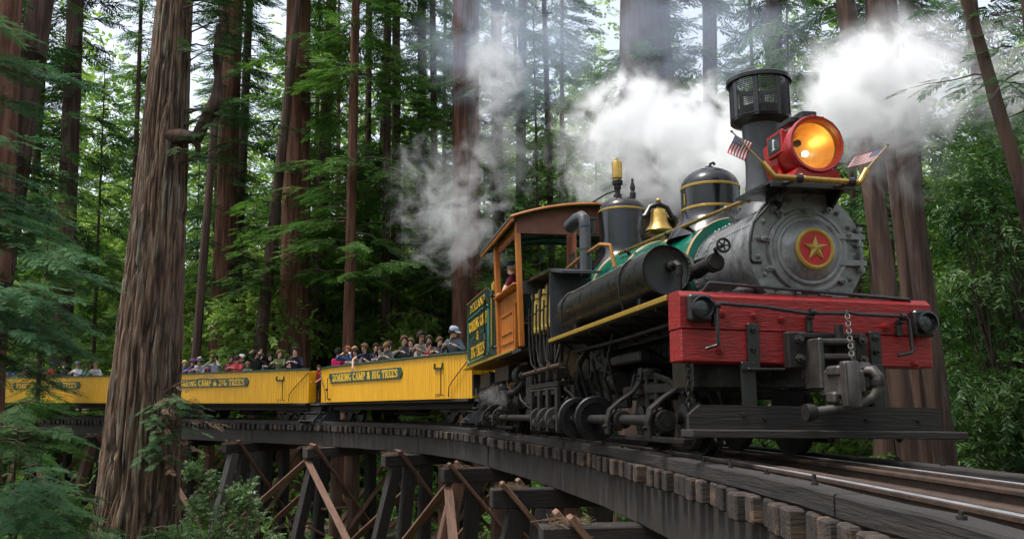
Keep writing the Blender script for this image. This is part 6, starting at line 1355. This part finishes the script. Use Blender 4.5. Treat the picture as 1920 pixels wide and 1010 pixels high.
for i, (x_, y_, wh) in enumerate(FE):
    g_ = float(gh(x_, y_)); s_ = r_.uniform(.95, 1.12); tree('hemlock_tree', 'small feathery light green hemlock ' + wh, 'tree', (x_, y_, g_ - .2), (x_, y_, g_ + (10.5, 8.5)[i % 2] * s_ + .4), .09, .015, BARKD, CR_FEATHER[i % 2], s_, i * 1.1, n=10, rows=12, group='small hemlocks behind the train', seed=350 + i)
BR = [(-32, 66, 1), (-26, 62, 0), (-21.5, 66, 1), (-17.5, 70, 0), (-14.8, 62, 1), (-11, 68, 0), (-7, 72, 1), (-2.8, 66, 0), (2, 70, 1), (7, 64, 0), (12, 60, 1), (18, 60, 0), (25, 62, 1), (14.4, 36.5, 2), (18.5, 30, 2), (-19, 49, 2), (-12.3, 52.5, 2), (24, 44, 0), (-13.7, 50.5, 2), (-5.1, 53.5, 2), (-17.6, 54, 2), (-22, 55, 2), (-9.2, 48.5, 2), (-6.9, 51.5, 2), (-3.2, 47, 2), (-14.6, 46.5, 2)]
WB = ['furthest left of all', 'left of the dark straight redwood', 'seen left of the big foreground trunk', 'behind the big foreground trunk', 'in the bright gap right of the foreground trunk', 'behind the thick red-brown redwood', 'behind the slender brown redwood', 'behind the double redwood', 'behind the cab', 'left of the giant trunk', 'right of the giant trunk', 'behind the headlight', 'furthest right of all', 'right of the leaning pair of trunks', 'above the right end of the beam', 'low behind the middle car', 'low behind the gap between two cars', 'behind the right-hand laurel', 'low behind the middle car, left of the thick redwood', 'low behind the foremost car', 'low behind the big foreground trunk', 'low behind the rearmost car', 'low between the thick redwood and the slender brown one', 'low behind the slender brown redwood', 'low beside the double redwood', 'low left of the thin leaning trunk']
for i, ((x_, y_, c_), wh) in enumerate(zip(BR, WB)):
    g_ = float(gh(x_, y_)); h = (12, 15, 9)[c_]; s_ = r_.uniform(.95, 1.25) * (.85 if c_ == 2 else 1)
    tree('broadleaf_tree', 'bright yellow-green leafy tree ' + wh, 'tree', (x_, y_, g_ - .2), (x_, y_, g_ + h * s_ * .55), .14, .04, BARKG, CR_BROAD[c_], s_, i * 1.3, n=12, rows=10, group='broadleaf trees in the wood', seed=400 + i)
FT = [(-34, 80), (-26.5, 78), (-20, 88), (-12.8, 80), (-8.6, 88), (-3.2, 78), (4.4, 80), (14, 78), (24, 84)]
FW_ = ['left of the rearmost car', 'over the rearmost car', 'behind the big foreground trunk', 'behind the thick red-brown redwood', 'beside the slender brown redwood', 'behind the double redwood', 'left of the giant trunk', 'behind the smokestack', 'over the right-hand laurel']
for i, (x_, y_) in enumerate(FT):
    g_ = float(gh(x_, y_)); tree('distant_redwood', 'slim distant redwood trunk far off ' + FW_[i], 'tree', (x_, y_, g_ - .3), (x_ + r_.normal(0, .5), y_, g_ + 44), r_.uniform(.3, .55), .12, BARKG, CR_OLD[i % 3], 1.1, i * 2.3, n=16, rows=14, group='distant redwoods', seed=500 + i)
ST_ = [(-24.6, 57), (-19.3, 60), (-17.0, 52.5), (-13.6, 58.5), (-12.9, 66), (-9.6, 61), (-8.9, 54), (-7.5, 68), (-4.6, 58), (-3.3, 64), (-2.6, 53), (1.2, 62), (2.6, 49), (8.4, 52), (-29, 50), (-26, 47)]
SW_ = ['first left of the dark straight redwood', 'over the rearmost car close to the big trunk', 'just right of the big trunk', 'between the leaning thin trunk and the thick redwood', 'left beside the thick red-brown redwood', 'right beside the thick red-brown redwood', 'left of the slender brown redwood', 'behind the slender brown redwood', 'right of the slender pair', 'far right of the slender pair', 'left of the double redwood', 'right of the double redwood', 'behind the cab roof', 'behind the front dome', 'near the left edge', 'left of the dark straight redwood, nearer']
for i, (x_, y_) in enumerate(ST_):
    g_ = float(gh(x_, y_)); tree('slim_redwood', 'slim straight dark redwood pole ' + SW_[i], 'tree', (x_, y_, g_ - .3), (x_ + r_.normal(0, .6), y_, g_ + 38), r_.uniform(.17, .34), .09, [BARKD, BARK, BARKG][i % 3], CR_OLD[1 + i % 2] if i % 3 == 0 else None, 1., i * 1.9, n=18, rows=16, group='slim redwoods in the wood', seed=550 + i)
# the far wood: one mass of foliage, plus an unseen ring that shades the engine
N = 36000; r_ = np.random.default_rng(88)
xx = r_.uniform(-75, 75, N); yy_ = r_.uniform(92, 128, N); hmax = 35 + 7 * np.sin(xx * .21) + 6 * np.sin(xx * .53 + 2) + 4 * np.sin(xx * 1.1 + 1); zz = gh(xx, yy_) + hmax * r_.uniform(0, 1, N) ** 1.15
n2 = 5200; ab = r_.uniform(-.25, math.pi + .25, n2); rb = r_.uniform(26, 46, n2)       # the wood goes on unseen behind the viewer, added to cut the sky light
xx = np.concatenate([xx, rb * np.cos(ab)]); yy_ = np.concatenate([yy_, -rb * np.sin(ab)]); zz = np.concatenate([zz, -5 + 22 * r_.uniform(0, 1, n2)]); N += n2
V, F = scatter(SP_FAR, np.stack([xx, yy_, zz], 1), r_.normal(size=(N, 3)) * (1, 1, .4), r_.normal(size=(N, 3)) * .5 + (0, 0, 1), np.where(np.arange(N) < 36000, r_.uniform(1.4, 2.6, N), 2.6), 89)
tag(obj('far_wood_and_shade_ring', mesh_np('far_wood_and_shade_ring', V, F, LBRIGHT)), 'hazy mass of bright green forest far behind the trunks, plus added unseen ring behind viewer', 'forest', kind='stuff')
# undergrowth on the slope behind and under the trestle
N = 9000; xx = r_.uniform(-34, 24, N); yy_ = r_.uniform(20, 74, N); zz = gh(xx, yy_) + r_.uniform(0, 1, N) ** 2 * 2.6
kp = np.ones(N, bool)
tp = np.stack([_X, _Y], 1)
for i in range(N):
    kp[i] = np.min(np.hypot(tp[::4, 0] - xx[i], tp[::4, 1] - yy_[i])) > 2.6
P = np.stack([xx, yy_, zz], 1)[kp]; n_ = len(P)
V, F = scatter(LF, P, r_.normal(size=(n_, 3)) + (0, 0, .5), r_.normal(size=(n_, 3)) * .5 + (0, 0, 1), r_.uniform(.7, 1.3, n_), 90)
tag(obj('undergrowth', mesh_np('undergrowth', V, F, LMID)), 'leafy undergrowth seen between the trestle posts', 'undergrowth', kind='stuff')
# near redwood at the left, its boughs reaching into view
nt_ = tree('redwood_tree', 'near redwood at the left whose feathery boughs hang in front of the rearmost car', 'tree', (-9.6, 12.2, -6.2), (-9.9, 12.2, 16), .32, .1, BARK, None, n=40, rows=30, seed=61, fine=1)
r_ = np.random.default_rng(62); out = ([], [], [], [], []); O_ = np.array((-9.6, 12.2, -6.2))
for (bz, tx_, ty_, tz_, m) in ((2.6, -4.95, 10.9, 1.30, 3), (1.9, -5.5, 11.2, .75, 3), (1.5, -5.9, 10.6, .35, 3), (3.6, -5.75, 11.0, 2.75, 3), (4.6, -5.95, 11.2, 3.6, 3), (3.2, -6.1, 11.5, 2.1, 2), (2.2, -6.2, 10.4, 1.2, 3), (.9, -6.0, 11.3, .1, 2), (5.6, -6.4, 11.0, 4.7, 2), (2.4, -5.2, 10.2, .95, 3), (1.2, -5.4, 11.6, .45, 3), (3.0, -5.9, 10.4, 1.9, 3)):
    for q in range(m):
        j = r_.normal(0, .28, 3); bough(r_, np.array((-9.6, 12.2, bz)) - O_, np.array((tx_ - .35 * q, ty_, tz_)) + j * (1, 1.4, .6) - O_, .10, 12, .42, .75, out)
tag(obj('crown', crown_mesh('crown', *out, SP_NEAR, LNEAR, seed=63, r0=.022), nt_), kind='stuff')
# dense dark saplings in the bottom left corner
for i, (x_, y_, h, lab) in enumerate(((-6.9, 12.6, 5.0, 'dark redwood sapling filling the bottom left corner'), (-5.6, 14.2, 4.4, 'dark redwood sapling in front of the foot of the big trunk'), (-8.3, 15, 6.0, 'dark redwood sapling left of the big trunk, below the rearmost car'))):
    g_ = float(gh(x_, y_)); o = tree('redwood_sapling', lab, 'sapling', (x_, y_, g_ - .1), (x_, y_, g_ + h * .9), .06, .012, BARKD, None, n=10, rows=10, group='saplings below the trestle', seed=600 + i)
    r_ = np.random.default_rng(640 + i); out = ([], [], [], [], [])
    for q in range(70):
        z = h * r_.uniform(.12, 1); a = r_.uniform(0, 6.28); L = 2.1 * (1.12 - z / h) + .35; bough(r_, (0, 0, z), (L * math.cos(a), L * math.sin(a), z - .12 * L), .15, 7.5, .42, .75, out)
    tag(obj('crown', crown_mesh('crown', *out, SP_NEAR, LDARK if i else LNEAR, seed=650 + i, r0=.014), o), kind='stuff')
# pale-leaved shrub
g_ = float(gh(-3.9, 12)); o = empty('shrub', Matrix.Translation((-3.9, 12, g_))); tag(o, 'pale leafy shrub in front of the trestle bents right of the big trunk', 'shrub')
r_ = np.random.default_rng(71); zt = -1.5 - g_
mb = MB()
for q in range(9): a = r_.uniform(0, 6.28); mb.tube([(.05 * math.cos(a), .05 * math.sin(a), 0), (.2 * math.cos(a), .2 * math.sin(a), zt * .5), (.55 * math.cos(a), .45 * math.sin(a), zt + r_.uniform(-.3, .4))], [.03, .02, .006], 6)
mb.build('stem', WOODB, o)
tag(obj('foliage', broad_crown('foliage', [((.0, 0, zt - .35), (.5, .4, .45)), ((.45, .1, zt - .65), (.45, .4, .3)), ((-.35, 0, zt - .6), (.4, .4, .35)), ((.2, -.1, zt - 1.1), (.8, .5, .4)), ((-.2, 0, zt + .1), (.18, .18, .3)), ((.35, 0, zt - .05), (.15, .15, .25))], 900, .12, .21, LF, LSHRUB, 72), o), kind='stuff')
# laurels at the right
for i, (x_, y_, lab, bl, n_) in enumerate(((10.6, 18, 'glossy dark laurel tree filling the right side behind the beam', [((0, 0, 6.2), (1.9, 1.6, 1.6)), ((-.8, 0, 4.2), (1.5, 1.5, 1.3)), ((.5, .3, 8.3), (1.7, 1.5, 1.3)), ((.7, 0, 3.2), (1.6, 1.5, 1.2)), ((-.6, -.4, 7.4), (1.3, 1.2, .9)), ((-.2, 0, 2.2), (1.8, 1.4, .9))], 2600), (13.2, 21, 'taller laurel tree at the right edge behind the nearer laurel', [((0, 0, 5), (2.2, 2, 1.8)), ((-1.2, 0, 8), (1.8, 1.6, 1.5)), ((.4, 0, 10.6), (2, 1.8, 1.5)), ((-1, 0, 2.5), (2, 1.8, 1.3))], 2400), (11.3, 14.5, 'low laurel bush at the right edge beside the rails', [((0, 0, 1.6), (1.4, 1.2, .9)), ((-.8, 0, .9), (1.1, 1., .7)), ((.3, .2, 2.6), (1.1, 1, .8))], 1200))):
    g_ = float(gh(x_, y_)); o = tree('laurel_tree', lab, 'tree', (x_, y_, g_ - .1), (x_ + .3, y_, g_ + max(b[0][2] for b in bl)), .16, .03, BARKG, None, n=16, rows=12, group='laurels at the right', seed=700 + i)
    tag(obj('crown', broad_crown('crown', bl, int(n_ * 1.7), .3, .6, LF_NARROW, LLAUR, 710 + i, np.array((0, 0, 1.)), .04), o), kind='stuff')
# near redwood at the top right with a leaning dark limb
o = tree('redwood_tree', 'near redwood cut by the top right corner with a dark leaning limb and pale sprays', 'tree', (6.35, 9.8, -4.2), (5.7, 9.6, 14), .2, .07, BARKD, None, n=40, rows=30, seed=81, fine=1)
I5 = Matrix.Translation((6.35, 9.8, -4.2)).inverted(); mb = MB(); mb.tube([I5 @ Vector(p) for p in ((5.75, 9.4, .6), (5.45, 9.1, 1.5), (5.30, 9, 2.1), (5.12, 9, 2.9), (4.98, 9, 3.6), (4.75, 9, 4.6), (4.7, 9, 6)) ], [.07, .075, .075, .07, .06, .05, .03], 12); mb.build('leaning_limb', BARKD, o)
r_ = np.random.default_rng(82); out = ([], [], [], [], []); O_ = np.array((6.35, 9.8, -4.2))
for q in range(30):
    b0 = np.array((5.0 + r_.uniform(-.2, .9), 9.1 + r_.uniform(-.3, .5), r_.uniform(2.6, 5.4))); L = r_.uniform(.35, .95); a = r_.uniform(2.2, 5.2)
    bough(r_, b0 - O_, b0 + np.array((L * math.cos(a), L * math.sin(a) * .6, r_.uniform(-.4, .05))) - O_, .1, 8, .2, .38, out)
tag(obj('crown', crown_mesh('crown', *out, SP_NEAR, LNEAR, seed=83, r0=.012), o), kind='stuff')

# ------------------------------------------------------------------ steam and smoke (volumes)
def steam_mat(name, dens, col, nscale, lo, gain, warp=1.4, dist=.8):
    m = bpy.data.materials.new(name); m.use_nodes = True; n = m.node_tree.nodes; l = m.node_tree.links; n.clear()
    out = n.new('ShaderNodeOutputMaterial'); pv = n.new('ShaderNodeVolumePrincipled'); pv.inputs['Color'].default_value = (*col, 1); pv.inputs['Anisotropy'].default_value = .1
    tc = n.new('ShaderNodeTexCoord'); ge = n.new('ShaderNodeNewGeometry')
    ln = n.new('ShaderNodeVectorMath'); ln.operation = 'LENGTH'; l.new(tc.outputs['Object'], ln.inputs[0])
    nz = n.new('ShaderNodeTexNoise'); nz.inputs['Scale'].default_value = nscale; nz.inputs['Detail'].default_value = 6; nz.inputs['Roughness'].default_value = .62; nz.inputs['Distortion'].default_value = dist
    l.new(ge.outputs['Position'], nz.inputs['Vector'])
    a = n.new('ShaderNodeMath'); a.operation = 'SUBTRACT'; a.inputs[1].default_value = .5; l.new(nz.outputs['Fac'], a.inputs[0])
    b = n.new('ShaderNodeMath'); b.operation = 'MULTIPLY_ADD'; b.inputs[1].default_value = warp * 2; l.new(a.outputs[0], b.inputs[0])
    f = n.new('ShaderNodeMath'); f.operation = 'SUBTRACT'; f.inputs[0].default_value = 1.; l.new(ln.outputs['Value'], f.inputs[1]); l.new(f.outputs[0], b.inputs[2])
    g = n.new('ShaderNodeMapRange'); g.interpolation_type = 'SMOOTHSTEP'; g.inputs[1].default_value = lo; g.inputs[2].default_value = lo + gain; g.inputs[3].default_value = 0; g.inputs[4].default_value = dens; l.new(b.outputs[0], g.inputs[0])
    e = n.new('ShaderNodeMapRange'); e.inputs[1].default_value = 0; e.inputs[2].default_value = .3; l.new(f.outputs[0], e.inputs[0])
    mu = n.new('ShaderNodeMath'); mu.operation = 'MULTIPLY'; l.new(g.outputs[0], mu.inputs[0]); l.new(e.outputs[0], mu.inputs[1])
    l.new(mu.outputs[0], pv.inputs['Density']); l.new(pv.outputs[0], out.inputs['Volume'])
    return m
ST_DENSE = steam_mat('dense_steam', 3.2, (.996, .996, .997), 1.9, .12, .75, 1.7)
ST_SOFT = steam_mat('soft_steam', 1.0, (.994, .994, .995), 1.7, .15, .8, 1.9)
ST_WISP = steam_mat('thin_steam', .42, (.98, .983, .985), 1.3, .30, .8, 2.6, 1.2)
ST_LEAK = steam_mat('leaking_steam', .5, (.98, .98, .98), 2.6, .3, .8, 2.2)
ST_BLUE = steam_mat('blue_smoke', .22, (.72, .80, .95), .7, .1, .6)
sph = MB(); sph.sphere((0, 0, 0), 1, 24, 14); SPH = {}
def cloud(label, c, r, mat, rot=0):
    if mat.name not in SPH: SPH[mat.name] = sph.me('steam_cloud', mat)
    o = obj('steam_cloud', SPH[mat.name], None, Matrix.Translation(c) @ Matrix.Rotation(R(rot), 4, 'Y') @ Matrix.Diagonal((*r, 1)))
    tag(o, label, 'steam', 'steam round the locomotive', 'stuff'); return o
cloud('white steam billowing out right beside the headlight', (4.28, 11.40, 3.61), (0.90, 0.80, 0.90), ST_DENSE, 0)
cloud('broad white steam cloud right of the headlight', (5.11, 11.80, 4.00), (1.36, 1.00, 1.07), ST_DENSE, 15)
cloud('fading end of the steam cloud before the right-hand trees', (6.30, 12.40, 4.55), (1.85, .95, 1.25), ST_SOFT, 15)
cloud('thin steam falling below the right-hand cloud', (5.46, 12.20, 3.20), (1.11, 0.70, 0.89), ST_WISP, 0)
cloud('white steam between the smokestack and the front dome', (3.44, 12.60, 3.30), (0.84, 0.80, 1.07), ST_DENSE, 0)
cloud('white steam billowing behind the front dome', (3.05, 14.00, 3.98), (1.27, 1.00, 1.19), ST_DENSE, 0)
cloud('white steam above the bell and rear dome', (2.35, 16.00, 4.80), (1.45, 1.00, 1.26), ST_DENSE, 0)
cloud('steam drifting behind the bell', (2.68, 15.50, 3.47), (1.60, 0.90, 0.94), ST_SOFT, 0)
cloud('ragged steam edge left of the whistle', (1.69, 17.00, 4.56), (1.24, 0.90, 1.55), ST_SOFT, 0)
cloud('tall torn wisp of steam above the cab roof', (-0.43, 23.00, 8.40), (1.05, 0.90, 2.23), ST_SOFT, 0)
cloud('torn wisp linking the tall plume to the low patch', (-0.29, 23.00, 6.02), (1.39, 0.90, 2.09), ST_WISP, 0)
cloud('low drifting steam patch left of the cab roof', (-1.41, 23.00, 4.00), (2.09, 1.10, 1.67), ST_WISP, 0)
cloud('thin steam in front of the double redwood', (-2.01, 25.00, 5.60), (1.97, 1.10, 2.12), ST_WISP, 0)
cloud('blue smoke haze above the engine', (4.17, 20.00, 8.09), (4.00, 1.60, 1.82), ST_BLUE, 0)
cloud('blue smoke haze drifting over the middle trunks', (0.35, 28.00, 10.96), (4.41, 2.00, 2.88), ST_BLUE, 0)
cloud('small leak of steam beside the rear bogie of the locomotive', tuple(LO @ Vector((-1.55, 8.6, .70))), (.4, .5, .3), ST_LEAK, 0)
